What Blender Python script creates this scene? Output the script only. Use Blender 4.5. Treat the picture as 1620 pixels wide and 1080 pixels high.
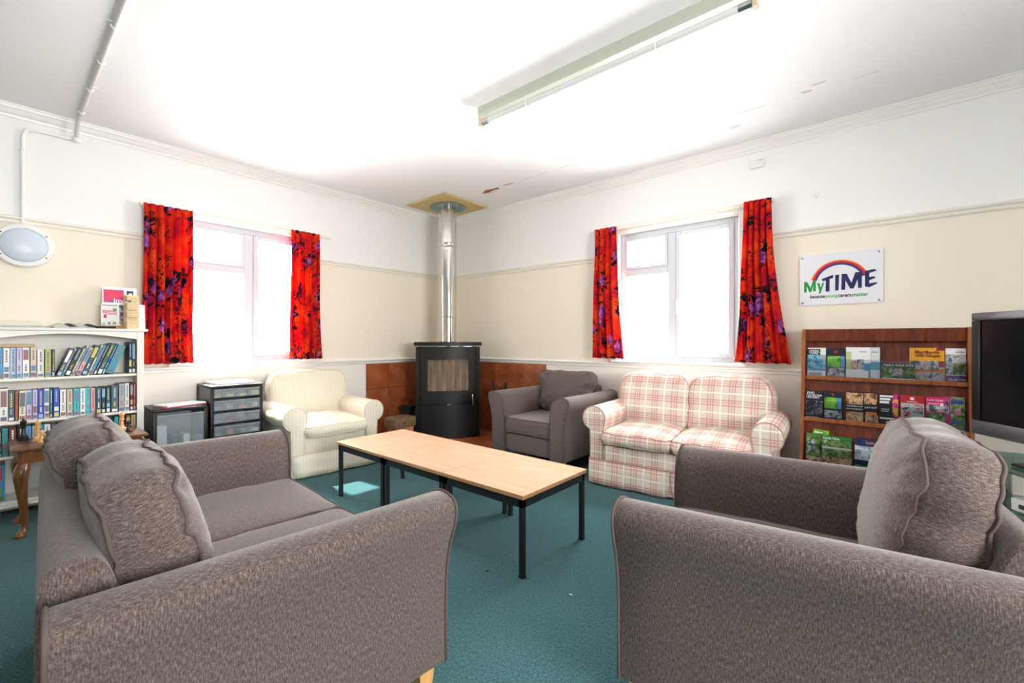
import bpy, bmesh, math, random
from mathutils import Vector, Matrix
random.seed(7)
R = math.radians
PI = math.pi
scn = bpy.context.scene
for o in list(bpy.data.objects):
    bpy.data.objects.remove(o, do_unlink=True)
C = scn.collection

# ------------------------------------------------------------------ camera
CAM = Vector((4.62, -4.07, 1.17))
YAW = 40.5                     # heading, degrees counter-clockwise from +y
FOC = 702.0                    # focal length in pixels of a 1620 px wide frame
cd = bpy.data.cameras.new('camera')
cd.sensor_width = 36.0
cd.lens = FOC / 1620.0 * 36.0
cd.clip_start = 0.03
cd.shift_y = (537 - 540) / 1620.0
cam = bpy.data.objects.new('camera', cd)
cam.location = CAM
cam.rotation_euler = (R(90), 0, R(YAW))
C.objects.link(cam)
scn.camera = cam

# ------------------------------------------------------------------ world, sun, exposure
w = bpy.data.worlds.new('sky')
scn.world = w
w.use_nodes = True
bg = w.node_tree.nodes['Background']
bg.inputs['Color'].default_value = (1.0, 0.99, 0.965, 1)
bg.inputs['Strength'].default_value = 11.0
sd = bpy.data.lights.new('sun', 'SUN')
sd.energy = 16.0
sd.angle = R(1.0)
sd.color = (1.0, 0.95, 0.86)
sun = bpy.data.objects.new('sun', sd)
SUN_EL, SUN_AZ = R(51), R(3)
sdir = Vector((math.cos(SUN_EL) * math.cos(SUN_AZ), math.cos(SUN_EL) * math.sin(SUN_AZ), -math.sin(SUN_EL)))
sun.rotation_euler = sdir.to_track_quat('-Z', 'Y').to_euler()
sun.location = (-4, -2.5, 6)
C.objects.link(sun)
scn.view_settings.view_transform = 'Standard'
scn.view_settings.look = 'None'
scn.view_settings.gamma = 1.0
scn.view_settings.use_curve_mapping = False
scn.view_settings.exposure = 1.95

def portal(loc, rot, sx, sy):
    # daylight portal in a window opening: emits nothing, only guides the sky sampling
    l = bpy.data.lights.new('window_portal', 'AREA')
    l.shape = 'RECTANGLE'; l.size = sx; l.size_y = sy
    l.cycles.is_portal = True
    o = bpy.data.objects.new('window_portal', l)
    o.location = loc; o.rotation_euler = rot
    C.objects.link(o)

# ------------------------------------------------------------------ pixel helpers (photo 1620 x 1080)
FWD = Vector((-math.sin(R(YAW)), math.cos(R(YAW)), 0))
RGT = Vector((math.cos(R(YAW)), math.sin(R(YAW)), 0))
def ray(px, py=537):
    return FWD + RGT * ((px - 810) / FOC) + Vector((0, 0, (537 - py) / FOC))
def atz(px, py, z):            # where a pixel's ray meets a level plane
    d = ray(px, py); return CAM + d * ((z - CAM.z) / d.z)
def atx(px, py, x):            # ... the plane x = const (left wall direction)
    d = ray(px, py); return CAM + d * ((x - CAM.x) / d.x)
def aty(px, py, y):            # ... the plane y = const (right wall direction)
    d = ray(px, py); return CAM + d * ((y - CAM.y) / d.y)

# ------------------------------------------------------------------ materials
def S(r, g, b):
    f = lambda c: (c / 255 / 12.92) if c / 255 <= 0.04045 else ((c / 255 + 0.055) / 1.055) ** 2.4
    return (f(r), f(g), f(b), 1)
MATS = {}
def new_mat(name):
    m = bpy.data.materials.new(name); m.use_nodes = True
    nt = m.node_tree
    return m, nt, nt.nodes, nt.links, nt.nodes['Principled BSDF']
def mat(name, col, rough=0.5, metal=0.0, vary=0.0, scale=8.0, bump=0.0, bscale=60.0, spec=0.5, coat=0.0):
    """plain procedural material: base colour with soft noise variation and fine relief"""
    if name in MATS: return MATS[name]
    m, nt, N, L, P = new_mat(name)
    P.inputs['Base Color'].default_value = col
    P.inputs['Roughness'].default_value = rough
    P.inputs['Metallic'].default_value = metal
    P.inputs['Specular IOR Level'].default_value = spec
    P.inputs['Coat Weight'].default_value = coat
    tc = N.new('ShaderNodeTexCoord')
    if vary > 0:
        n = N.new('ShaderNodeTexNoise'); n.inputs['Scale'].default_value = scale; n.inputs['Detail'].default_value = 4
        L.new(tc.outputs['Object'], n.inputs['Vector'])
        mx = N.new('ShaderNodeMix'); mx.data_type = 'RGBA'
        mx.inputs['A'].default_value = tuple(c * (1 - vary) for c in col[:3]) + (1,)
        mx.inputs['B'].default_value = tuple(min(1, c * (1 + vary)) for c in col[:3]) + (1,)
        L.new(n.outputs['Fac'], mx.inputs['Factor']); L.new(mx.outputs['Result'], P.inputs['Base Color'])
    if bump > 0:
        n2 = N.new('ShaderNodeTexNoise'); n2.inputs['Scale'].default_value = bscale; n2.inputs['Detail'].default_value = 3
        L.new(tc.outputs['Object'], n2.inputs['Vector'])
        b = N.new('ShaderNodeBump'); b.inputs['Strength'].default_value = bump; b.inputs['Distance'].default_value = 0.01
        L.new(n2.outputs['Fac'], b.inputs['Height']); L.new(b.outputs['Normal'], P.inputs['Normal'])
    MATS[name] = m
    return m
def mapping(N, L, src, scale, rot=(0, 0, 0)):
    mp = N.new('ShaderNodeMapping'); mp.inputs['Scale'].default_value = scale; mp.inputs['Rotation'].default_value = rot
    L.new(src, mp.inputs['Vector']); return mp.outputs['Vector']
def ramp(N, L, src, stops, interp='LINEAR'):
    r = N.new('ShaderNodeValToRGB'); r.color_ramp.interpolation = interp
    e = r.color_ramp.elements
    while len(e) < len(stops): e.new(0.5)
    for i, (p, c) in enumerate(stops):
        e[i].position = p; e[i].color = c if len(c) == 4 else tuple(c) + (1,)
    L.new(src, r.inputs['Fac']); return r.outputs['Color']
def noise(N, L, vec, scale, detail=3, dist=0.0, rough=0.5):
    n = N.new('ShaderNodeTexNoise'); n.inputs['Scale'].default_value = scale; n.inputs['Detail'].default_value = detail
    n.inputs['Distortion'].default_value = dist; n.inputs['Roughness'].default_value = rough
    L.new(vec, n.inputs['Vector']); return n.outputs['Fac']
def mixc(N, L, fac, a, b, mode='MIX'):
    mx = N.new('ShaderNodeMix'); mx.data_type = 'RGBA'; mx.blend_type = mode
    for s, v in (('Factor', fac), ('A', a), ('B', b)):
        if isinstance(v, (tuple, float, int)): mx.inputs[s].default_value = v
        else: L.new(v, mx.inputs[s])
    return mx.outputs['Result']
def math_n(N, L, op, a, b=0.0):
    m = N.new('ShaderNodeMath'); m.operation = op
    for i, v in enumerate((a, b)):
        if isinstance(v, (float, int)): m.inputs[i].default_value = v
        else: L.new(v, m.inputs[i])
    return m.outputs[0]
def bump_to(N, L, P, h, strength, dist=0.005):
    b = N.new('ShaderNodeBump'); b.inputs['Strength'].default_value = strength; b.inputs['Distance'].default_value = dist
    L.new(h, b.inputs['Height']); L.new(b.outputs['Normal'], P.inputs['Normal'])

def weave_mat(name, dark, mid, light, sx=340.0, sy=120.0):
    m, nt, N, L, P = new_mat(name)
    uv = N.new('ShaderNodeTexCoord').outputs['UV']
    a = noise(N, L, mapping(N, L, uv, (sx, sy * 0.6, 1)), 1.0, 1)            # vertical slubs
    b = noise(N, L, mapping(N, L, uv, (sy * 1.6, sx, 1)), 1.0, 1)      # crossing threads
    c = noise(N, L, uv, 5.0, 2)
    t = math_n(N, L, 'ADD', math_n(N, L, 'MULTIPLY', a, 0.6), math_n(N, L, 'MULTIPLY', b, 0.4))
    col = ramp(N, L, t, [(0.30, dark), (0.50, mid), (0.72, light)])
    col = mixc(N, L, math_n(N, L, 'MULTIPLY', c, 0.25), col, mid)
    L.new(col, P.inputs['Base Color'])
    P.inputs['Roughness'].default_value = 0.9
    P.inputs['Specular IOR Level'].default_value = 0.2
    P.inputs['Sheen Weight'].default_value = 0.25
    P.inputs['Sheen Roughness'].default_value = 0.5
    bump_to(N, L, P, t, 0.3, 0.002)
    MATS[name] = m; return m
FAB = weave_mat('grey_brown_weave', S(54, 44, 41), S(96, 83, 79), S(142, 128, 123))
PIPE = mat('grey_brown_piping', S(98, 85, 82), 0.9, vary=0.15, scale=120, bump=0.2, bscale=500, spec=0.2)

def plaid_mat():
    m, nt, N, L, P = new_mat('cream_red_plaid')
    uv = N.new('ShaderNodeTexCoord').outputs['UV']
    sp = N.new('ShaderNodeSeparateXYZ'); L.new(uv, sp.inputs[0])
    cream = S(218, 207, 192)
    per = 0.155
    def bands(src):
        f = math_n(N, L, 'FRACT', math_n(N, L, 'DIVIDE', src, per))
        red = None; wht = None
        def line(cn, wd):
            d = math_n(N, L, 'ABSOLUTE', math_n(N, L, 'SUBTRACT', f, cn))
            return math_n(N, L, 'LESS_THAN', d, wd)
        red = math_n(N, L, 'MAXIMUM', math_n(N, L, 'MAXIMUM', line(0.10, 0.028), line(0.24, 0.020)), line(0.36, 0.028))
        wht = line(0.72, 0.035)
        wide = line(0.23, 0.16)
        return red, wht, wide
    rx, wx, bx_ = bands(sp.outputs[0]); ry, wy, by_ = bands(sp.outputs[1])
    col = mixc(N, L, math_n(N, L, 'MULTIPLY', bx_, 0.30), cream, S(214, 190, 178))
    col = mixc(N, L, math_n(N, L, 'MULTIPLY', by_, 0.30), col, S(214, 190, 178))
    col = mixc(N, L, math_n(N, L, 'MULTIPLY', rx, 0.56), col, S(196, 92, 98))
    col = mixc(N, L, math_n(N, L, 'MULTIPLY', ry, 0.56), col, S(196, 92, 98))
    col = mixc(N, L, math_n(N, L, 'MULTIPLY', wx, 0.8), col, S(246, 242, 236))
    col = mixc(N, L, math_n(N, L, 'MULTIPLY', wy, 0.8), col, S(246, 242, 236))
    n = noise(N, L, uv, 600, 2)
    col = mixc(N, L, math_n(N, L, 'MULTIPLY', n, 0.25), col, S(200, 188, 176))
    L.new(col, P.inputs['Base Color'])
    P.inputs['Roughness'].default_value = 0.9; P.inputs['Specular IOR Level'].default_value = 0.2
    bump_to(N, L, P, n, 0.25, 0.002)
    return m
PLAID = plaid_mat()
def stripe_mat():
    m, nt, N, L, P = new_mat('cream_self_stripe')
    uv = N.new('ShaderNodeTexCoord').outputs['UV']
    sp = N.new('ShaderNodeSeparateXYZ'); L.new(uv, sp.inputs[0])
    f = math_n(N, L, 'FRACT', math_n(N, L, 'DIVIDE', sp.outputs[0], 0.028))
    d = math_n(N, L, 'LESS_THAN', math_n(N, L, 'ABSOLUTE', math_n(N, L, 'SUBTRACT', f, 0.5)), 0.09)
    n = noise(N, L, uv, 500, 2)
    col = mixc(N, L, math_n(N, L, 'MULTIPLY', d, 0.45), S(228, 221, 204), S(200, 188, 162))
    col = mixc(N, L, math_n(N, L, 'MULTIPLY', n, 0.15), col, S(214, 205, 182))
    L.new(col, P.inputs['Base Color'])
    P.inputs['Roughness'].default_value = 0.9; P.inputs['Specular IOR Level'].default_value = 0.2
    bump_to(N, L, P, n, 0.2, 0.002)
    return m
STRIPE = stripe_mat()

def carpet_mat():
    m, nt, N, L, P = new_mat('teal_carpet')
    ob = N.new('ShaderNodeTexCoord').outputs['Object']
    a = noise(N, L, ob, 130, 4, rough=0.75); b = noise(N, L, ob, 1.6, 4); c = noise(N, L, ob, 60, 2)
    col = ramp(N, L, a, [(0.30, S(6, 38, 46)), (0.5, S(30, 88, 96)), (0.72, S(104, 156, 160))])
    col = mixc(N, L, math_n(N, L, 'MULTIPLY', b, 0.45), col, S(34, 92, 92))
    L.new(col, P.inputs['Base Color'])
    P.inputs['Roughness'].default_value = 1.0; P.inputs['Specular IOR Level'].default_value = 0.1
    P.inputs['Sheen Weight'].default_value = 0.2
    h = math_n(N, L, 'ADD', a, math_n(N, L, 'MULTIPLY', c, 0.6))
    bump_to(N, L, P, h, 0.9, 0.008)
    return m
CARPET = carpet_mat()

def wood_mat(name, c1, c2, c3, axis='X', scale=6.0, rough=0.45, coat=0.0, stretch=14.0):
    m, nt, N, L, P = new_mat(name)
    ob = N.new('ShaderNodeTexCoord').outputs['Object']
    s = {'X': (1, stretch, stretch), 'Y': (stretch, 1, stretch), 'Z': (stretch, stretch, 1)}[axis]
    v = mapping(N, L, ob, s)
    a = noise(N, L, v, scale, 5, 0.6); b = noise(N, L, v, scale * 6, 2)
    t = math_n(N, L, 'ADD', math_n(N, L, 'MULTIPLY', a, 0.75), math_n(N, L, 'MULTIPLY', b, 0.25))
    L.new(ramp(N, L, t, [(0.3, c1), (0.5, c2), (0.72, c3)]), P.inputs['Base Color'])
    P.inputs['Roughness'].default_value = rough; P.inputs['Coat Weight'].default_value = coat
    bump_to(N, L, P, b, 0.08, 0.002)
    MATS[name] = m; return m
BEECH = wood_mat('beech_veneer', S(204, 157, 124), S(218, 175, 144), S(228, 191, 162), 'X', 2.2, 0.33, 0.15, 10)
BEECH_EDGE = wood_mat('beech_edge', S(176, 128, 80), S(192, 144, 94), S(206, 160, 110), 'X', 4, 0.4)
LEGOAK = wood_mat('pale_oak_leg', S(206, 150, 84), S(222, 168, 100), S(232, 184, 122), 'Z', 5, 0.4)
MAHOG = wood_mat('red_brown_veneer', S(74, 26, 12), S(112, 46, 24), S(142, 68, 36), 'Z', 3.0, 0.35, 0.2, 12)
TEAKEDGE = wood_mat('warm_brown_edge', S(122, 62, 30), S(148, 82, 42), S(168, 100, 56), 'Z', 4, 0.4)
TABLEWOOD = wood_mat('walnut_varnish', S(78, 44, 18), S(116, 70, 32), S(150, 98, 50), 'Z', 4, 0.28, 0.4)
OLDWOOD = wood_mat('weathered_timber', S(84, 62, 40), S(120, 94, 66), S(150, 124, 92), 'X', 6, 0.8)
LOGWOOD = wood_mat('split_softwood', S(150, 92, 52), S(186, 124, 76), S(206, 152, 104), 'Z', 6, 0.8)
PALEWOOD = wood_mat('pale_block_wood', S(206, 176, 134), S(226, 200, 160), S(238, 218, 184), 'X', 10, 0.6)

def curtain_mat():
    m, nt, N, L, P = new_mat('red_floral_curtain')
    uv = N.new('ShaderNodeTexCoord').outputs['UV']
    base = ramp(N, L, noise(N, L, uv, 4.5, 3, 0.5), [(0.34, S(196, 16, 52)), (0.5, S(232, 40, 28)), (0.66, S(244, 84, 28))])
    # purple blooms
    vor = N.new('ShaderNodeTexVoronoi'); vor.inputs['Scale'].default_value = 4.6
    wob = N.new('ShaderNodeTexNoise'); wob.inputs['Scale'].default_value = 16; L.new(uv, wob.inputs['Vector'])
    vv = N.new('ShaderNodeVectorMath'); vv.operation = 'MULTIPLY_ADD'
    L.new(wob.outputs['Color'], vv.inputs[0]); vv.inputs[1].default_value = (0.12, 0.12, 0); L.new(uv, vv.inputs[2])
    L.new(vv.outputs[0], vor.inputs['Vector'])
    d = vor.outputs['Distance']
    bloom = ramp(N, L, d, [(0.22, (1, 1, 1)), (0.28, (0, 0, 0))])
    edge = ramp(N, L, d, [(0.20, (0, 0, 0)), (0.26, (1, 1, 1)), (0.46, (1, 1, 1)), (0.54, (0, 0, 0))])
    nb = ramp(N, L, noise(N, L, vv.outputs[0], 11, 3, 1.6), [(0.505, (0, 0, 0)), (0.545, (1, 1, 1))])
    blk = math_n(N, L, 'MULTIPLY', edge, nb)
    pur = ramp(N, L, noise(N, L, uv, 22, 2), [(0.4, S(106, 42, 132)), (0.6, S(206, 112, 206))])
    col = mixc(N, L, bloom, base, pur)
    swirl = ramp(N, L, noise(N, L, uv, 7, 2, 3.0), [(0.47, (0, 0, 0)), (0.495, (1, 1, 1)), (0.51, (1, 1, 1)), (0.53, (0, 0, 0))])
    mask = ramp(N, L, noise(N, L, uv, 3.7, 1), [(0.48, (0, 0, 0)), (0.54, (1, 1, 1))])
    blk2 = math_n(N, L, 'MAXIMUM', blk, math_n(N, L, 'MULTIPLY', swirl, mask))
    col = mixc(N, L, blk2, col, S(30, 22, 40))
    L.new(col, P.inputs['Base Color'])
    P.inputs['Roughness'].default_value = 0.85; P.inputs['Specular IOR Level'].default_value = 0.2
    tr = N.new('ShaderNodeBsdfTranslucent'); L.new(col, tr.inputs['Color'])
    ms = N.new('ShaderNodeMixShader'); ms.inputs[0].default_value = 0.32
    L.new(P.outputs[0], ms.inputs[1]); L.new(tr.outputs[0], ms.inputs[2])
    L.new(ms.outputs[0], N['Material Output'].inputs['Surface'])
    return m
CURTAIN = curtain_mat()

def glass_mat(name, tint=(1, 1, 1, 1), gloss=0.06, rough=0.02):
    m, nt, N, L, P = new_mat(name)
    t = N.new('ShaderNodeBsdfTransparent'); t.inputs[0].default_value = tint
    g = N.new('ShaderNodeBsdfGlossy'); g.inputs['Roughness'].default_value = rough
    fr = N.new('ShaderNodeLayerWeight'); fr.inputs['Blend'].default_value = 0.25
    f = math_n(N, L, 'ADD', math_n(N, L, 'MULTIPLY', fr.outputs['Fresnel'], 0.6), gloss * 0.3)
    ms = N.new('ShaderNodeMixShader'); L.new(f, ms.inputs[0])
    L.new(t.outputs[0], ms.inputs[1]); L.new(g.outputs[0], ms.inputs[2])
    L.new(ms.outputs[0], N['Material Output'].inputs['Surface'])
    MATS[name] = m; return m
GLASS = glass_mat('window_glass')
SHELFGLASS = glass_mat('green_shelf_glass', S(170, 205, 195), 0.3)
ACRYL = glass_mat('clear_acrylic', S(240, 242, 244), 0.1)
def frost_mat():
    m, nt, N, L, P = new_mat('frosted_plastic')
    P.inputs['Base Color'].default_value = S(206, 214, 220); P.inputs['Roughness'].default_value = 0.25
    t = N.new('ShaderNodeBsdfTransparent'); t.inputs[0].default_value = (0.9, 0.93, 0.95, 1)
    ms = N.new('ShaderNodeMixShader'); ms.inputs[0].default_value = 0.22
    L.new(t.outputs[0], ms.inputs[1]); L.new(P.outputs[0], ms.inputs[2])
    L.new(ms.outputs[0], N['Material Output'].inputs['Surface'])
    return m
FROST = frost_mat()

def tile_mat():
    m, nt, N, L, P = new_mat('terracotta_glaze')
    tc = N.new('ShaderNodeTexCoord')
    oi = N.new('ShaderNodeObjectInfo')
    vv = N.new('ShaderNodeVectorMath'); vv.operation = 'ADD'
    L.new(tc.outputs['Object'], vv.inputs[0]); L.new(oi.outputs['Location'], vv.inputs[1])
    a = noise(N, L, vv.outputs[0], 6, 5)
    c = ramp(N, L, a, [(0.3, S(128, 62, 32)), (0.5, S(160, 84, 48)), (0.7, S(184, 108, 66))])
    c = mixc(N, L, math_n(N, L, 'MULTIPLY', oi.outputs['Random'], 0.35), c, S(142, 70, 38))
    L.new(c, P.inputs['Base Color']); P.inputs['Roughness'].default_value = 0.38
    bump_to(N, L, P, a, 0.2, 0.004)
    return m
TILE = tile_mat()

def wall_mat():
    # painted plaster: white above the picture rail, cream between the rails, off-white below the dado
    m, nt, N, L, P = new_mat('two_tone_wall_paint')
    ob = N.new('ShaderNodeTexCoord').outputs['Object']
    sp = N.new('ShaderNodeSeparateXYZ'); L.new(ob, sp.inputs[0])
    z = sp.outputs[2]
    up = math_n(N, L, 'GREATER_THAN', z, 2.0); lo = math_n(N, L, 'LESS_THAN', z, 0.92)
    col = mixc(N, L, up, S(243, 234, 217), S(243, 243, 242))
    col = mixc(N, L, lo, col, S(242, 238, 230))
    n = noise(N, L, ob, 1.3, 4)
    col = mixc(N, L, math_n(N, L, 'MULTIPLY', n, 0.10), col, S(222, 212, 196))
    L.new(col, P.inputs['Base Color']); P.inputs['Roughness'].default_value = 0.6
    bump_to(N, L, P, noise(N, L, ob, 45, 3), 0.08, 0.004)
    return m
WALL = wall_mat()
CEIL = mat('ceiling_paint', S(244, 244, 246), 0.8, vary=0.015, scale=2, bump=0.03)
TRIM = mat('white_gloss_paint', S(244, 243, 240), 0.3, vary=0.02, scale=20)
CREAMTRIM = mat('cream_rail_paint', S(236, 232, 220), 0.35, vary=0.03, scale=15)
UPVC = mat('white_upvc', S(216, 222, 229), 0.25)
BLACKMET = mat('black_powder_coat', S(24, 27, 30), 0.45, vary=0.2, scale=30)
STOVE = mat('matt_black_steel', S(33, 33, 33), 0.45, spec=0.35, vary=0.12, scale=14, bump=0.05, bscale=200)
STOVEIN = mat('fire_brick', S(150, 132, 112), 0.9, vary=0.25, scale=12, bump=0.3, bscale=40)
STEEL = mat('polished_steel', S(214, 212, 206), 0.12, 1.0, vary=0.05, scale=3)
CHROME = mat('brushed_silver', S(196, 198, 200), 0.22, 1.0)
WHITEP = mat('white_plastic', S(238, 238, 238), 0.4)
BLACKP = mat('black_plastic', S(15, 15, 17), 0.4, spec=0.3)
PAPER = mat('white_paper', S(240, 240, 238), 0.7)
PAGES = mat('book_pages', S(226, 214, 190), 0.9, vary=0.1, scale=90)
WHITEWOOD = mat('white_painted_wood', S(240, 236, 228), 0.4, vary=0.03, scale=10)
GROUT = mat('dark_grout', S(96, 66, 48), 0.9, vary=0.15, scale=30)

def flat(r, g, b, rough=0.45):
    return mat('print_%02x%02x%02x' % (r, g, b), S(r, g, b), rough)
def photo_mat(name, cols, scale=38):
    m, nt, N, L, P = new_mat(name)
    tc = N.new('ShaderNodeTexCoord'); oi = N.new('ShaderNodeObjectInfo')
    vv = N.new('ShaderNodeVectorMath'); vv.operation = 'ADD'
    L.new(tc.outputs['Object'], vv.inputs[0]); L.new(oi.outputs['Location'], vv.inputs[1])
    n = noise(N, L, vv.outputs[0], scale, 3, 0.8)
    k = len(cols)
    L.new(ramp(N, L, n, [(0.28 + 0.44 * i / max(1, k - 1), S(*c)) for i, c in enumerate(cols)]), P.inputs['Base Color'])
    P.inputs['Roughness'].default_value = 0.35
    MATS[name] = m; return m
PH_GREEN = photo_mat('photo_green', [(22, 40, 22), (70, 110, 50), (128, 150, 84), (206, 212, 190)])
PH_LIME = photo_mat('photo_lime', [(28, 66, 30), (92, 176, 44), (140, 206, 70), (40, 96, 60)], 24)
PH_BLUE = photo_mat('photo_blue', [(20, 62, 110), (44, 140, 196), (140, 206, 226), (226, 120, 60)], 30)
PH_DARK = photo_mat('photo_dark', [(14, 14, 22), (40, 40, 58), (104, 104, 128), (210, 206, 214)])
PH_WARM = photo_mat('photo_warm', [(44, 26, 22), (150, 96, 66), (226, 190, 150), (206, 112, 50)])
PH_MIX = photo_mat('photo_mixed', [(30, 44, 34), (84, 104, 120), (206, 206, 212), (150, 96, 84)], 30)
PH_RED = photo_mat('photo_red', [(60, 14, 18), (160, 34, 40), (206, 196, 190), (96, 110, 112)])
PH_PARTY = photo_mat('photo_party', [(34, 30, 60), (226, 40, 150), (250, 200, 60), (70, 180, 90)], 30)
PH_SHIP = photo_mat('photo_sails', [(60, 84, 104), (150, 172, 190), (226, 232, 236), (240, 242, 244)], 22)
PH_SPLASH = photo_mat('photo_splash', [(230, 40, 60), (226, 20, 90), (196, 30, 130), (112, 40, 140)], 16)

# ------------------------------------------------------------------ geometry helpers
def tag(o, label=None, cat=None, group=None, kind=None):
    if label: o['label'] = label
    if cat: o['category'] = cat
    if group: o['group'] = group
    if kind: o['kind'] = kind
    return o
def link(name, me, parent=None, loc=(0, 0, 0), rot=(0, 0, 0)):
    o = bpy.data.objects.new(name, me); C.objects.link(o)
    o.parent = parent; o.location = loc; o.rotation_euler = rot
    return o
def thing(name, label, cat, loc=(0, 0, 0), rotz=0.0, group=None):
    o = bpy.data.objects.new(name, None); C.objects.link(o)
    o.empty_display_size = 0.1
    o.location = loc; o.rotation_euler = (0, 0, rotz)
    return tag(o, label, cat, group)
class MB:
    """collects shapes of one part; build() links them as ONE mesh object"""
    def __init__(s): s.v = []; s.f = []; s.mi = []; s.uv = None
    def add(s, verts, faces, mi=0):
        k = len(s.v); s.v += [tuple(p) for p in verts]
        s.f += [tuple(i + k for i in f) for f in faces]; s.mi += [mi] * len(faces); return s
    def box(s, x0, x1, y0, y1, z0, z1, mi=0, M=None):
        v = [Vector((x, y, z)) for z in (z0, z1) for y in (y0, y1) for x in (x0, x1)]
        if M: v = [M @ p for p in v]
        return s.add(v, [(0, 2, 3, 1), (4, 5, 7, 6), (0, 1, 5, 4), (2, 6, 7, 3), (0, 4, 6, 2), (1, 3, 7, 5)], mi)
    def rbox(s, x0, x1, y0, y1, z0, z1, r=0.004, seg=1, mi=0, M=None):
        bm = bmesh.new(); bmesh.ops.create_cube(bm, size=1)
        for p in bm.verts:
            p.co = Vector(((x0 + x1) / 2 + p.co.x * (x1 - x0), (y0 + y1) / 2 + p.co.y * (y1 - y0), (z0 + z1) / 2 + p.co.z * (z1 - z0)))
        r = min(r, (x1 - x0) * 0.49, (y1 - y0) * 0.49, (z1 - z0) * 0.49)
        bmesh.ops.bevel(bm, geom=bm.edges[:], offset=r, segments=seg, affect='EDGES', profile=0.5)
        bm.verts.index_update()
        vs = [(M @ p.co) if M else p.co.copy() for p in bm.verts]; fs = [tuple(q.index for q in f.verts) for f in bm.faces]
        bm.free(); return s.add(vs, fs, mi)
    def tube(s, pts, r, n=10, mi=0, closed=False, caps=True):
        pts = [Vector(p) for p in pts]; m = len(pts); vs = []; fs = []
        rr = r if isinstance(r, (list, tuple)) else [r] * m
        prev = None
        for i, p in enumerate(pts):
            a = pts[(i - 1) % m] if (closed or i > 0) else p
            b = pts[(i + 1) % m] if (closed or i < m - 1) else p
            t = (b - a).normalized()
            if prev is None:
                u = t.orthogonal().normalized()
            else:
                u = (prev - t * prev.dot(t))
                u = u.normalized() if u.length > 1e-6 else t.orthogonal().normalized()
            prev = u; q = t.cross(u)
            vs += [p + (u * math.cos(2 * PI * k / n) + q * math.sin(2 * PI * k / n)) * rr[i] for k in range(n)]
        for i in range(m if closed else m - 1):
            j = (i + 1) % m
            fs += [(i * n + k, i * n + (k + 1) % n, j * n + (k + 1) % n, j * n + k) for k in range(n)]
        if caps and not closed:
            fs += [tuple(range(n))[::-1], tuple((m - 1) * n + k for k in range(n))]
        return s.add(vs, fs, mi)
    def lathe(s, prof, n=24, M=None, mi=0):
        vs = []; fs = []; m = len(prof)
        for (r, z) in prof:
            vs += [Vector((r * math.cos(2 * PI * k / n), r * math.sin(2 * PI * k / n), z)) for k in range(n)]
        for i in range(m - 1):
            fs += [(i * n + k, i * n + (k + 1) % n, (i + 1) * n + (k + 1) % n, (i + 1) * n + k) for k in range(n)]
        fs += [tuple(range(n))[::-1], tuple((m - 1) * n + k for k in range(n))]
        if M: vs = [M @ p for p in vs]
        return s.add(vs, fs, mi)
    def prism(s, poly, axis, a, b, mi=0, M=None):
        """extrude a 2D polygon along an axis: 'x' -> (y,z), 'y' -> (x,z), 'z' -> (x,y)"""
        def P(p, t):
            return Vector({'x': (t, p[0], p[1]), 'y': (p[0], t, p[1]), 'z': (p[0], p[1], t)}[axis])
        n = len(poly); v = [P(p, a) for p in poly] + [P(p, b) for p in poly]
        if M: v = [M @ p for p in v]
        return s.add(v, [tuple(range(n)), tuple(range(2 * n - 1, n - 1, -1))] + [(i, i + n, (i + 1) % n + n, (i + 1) % n) for i in range(n)], mi)
    def mesh(s, name, mats, smooth=False, uvbox=False, ang=35):
        me = bpy.data.meshes.new(name); me.from_pydata(s.v, [], s.f)
        for m in (mats if isinstance(mats, (list, tuple)) else [mats]): me.materials.append(m)
        me.polygons.foreach_set('material_index', s.mi)
        bm = bmesh.new(); bm.from_mesh(me); bmesh.ops.recalc_face_normals(bm, faces=bm.faces[:])
        bm.to_mesh(me); bm.free()
        if smooth:
            me.polygons.foreach_set('use_smooth', [True] * len(me.polygons))
            me.set_sharp_from_angle(angle=R(ang))
        if uvbox: box_uv(me)
        me.update(); return me
    def build(s, name, mats, parent=None, loc=(0, 0, 0), rot=(0, 0, 0), smooth=False, uvbox=False, ang=35):
        return link(name, s.mesh(name, mats, smooth, uvbox, ang), parent, loc, rot)
def box_uv(me):
    uv = me.uv_layers.new(name='UVMap') if not me.uv_layers else me.uv_layers[0]
    for p in me.polygons:
        n = p.normal; a = max(range(3), key=lambda i: abs(n[i]))
        i, j = {0: (1, 2), 1: (0, 2), 2: (0, 1)}[a]
        for li in p.loop_indices:
            c = me.vertices[me.loops[li].vertex_index].co
            uv.data[li].uv = (c[i], c[j])
def catmull(pts, n=6, closed=False):
    out = []; m = len(pts)
    for i in range(m if closed else m - 1):
        g = lambda k: pts[k % m] if closed else pts[min(max(k, 0), m - 1)]
        p0, p1, p2, p3 = g(i - 1), g(i), g(i + 1), g(i + 2)
        for q in range(n):
            t = q / n
            out.append(tuple(0.5 * (2 * b + (c - a) * t + (2 * a - 5 * b + 4 * c - d) * t * t + (3 * b - a - 3 * c + d) * t ** 3) for a, b, c, d in zip(p0, p1, p2, p3)))
    if not closed: out.append(tuple(pts[-1]))
    return out
def copy_tree(o, parent=None):
    c = o.copy(); C.objects.link(c); c.parent = parent
    for ch in o.children: copy_tree(ch, c)
    return c
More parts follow.
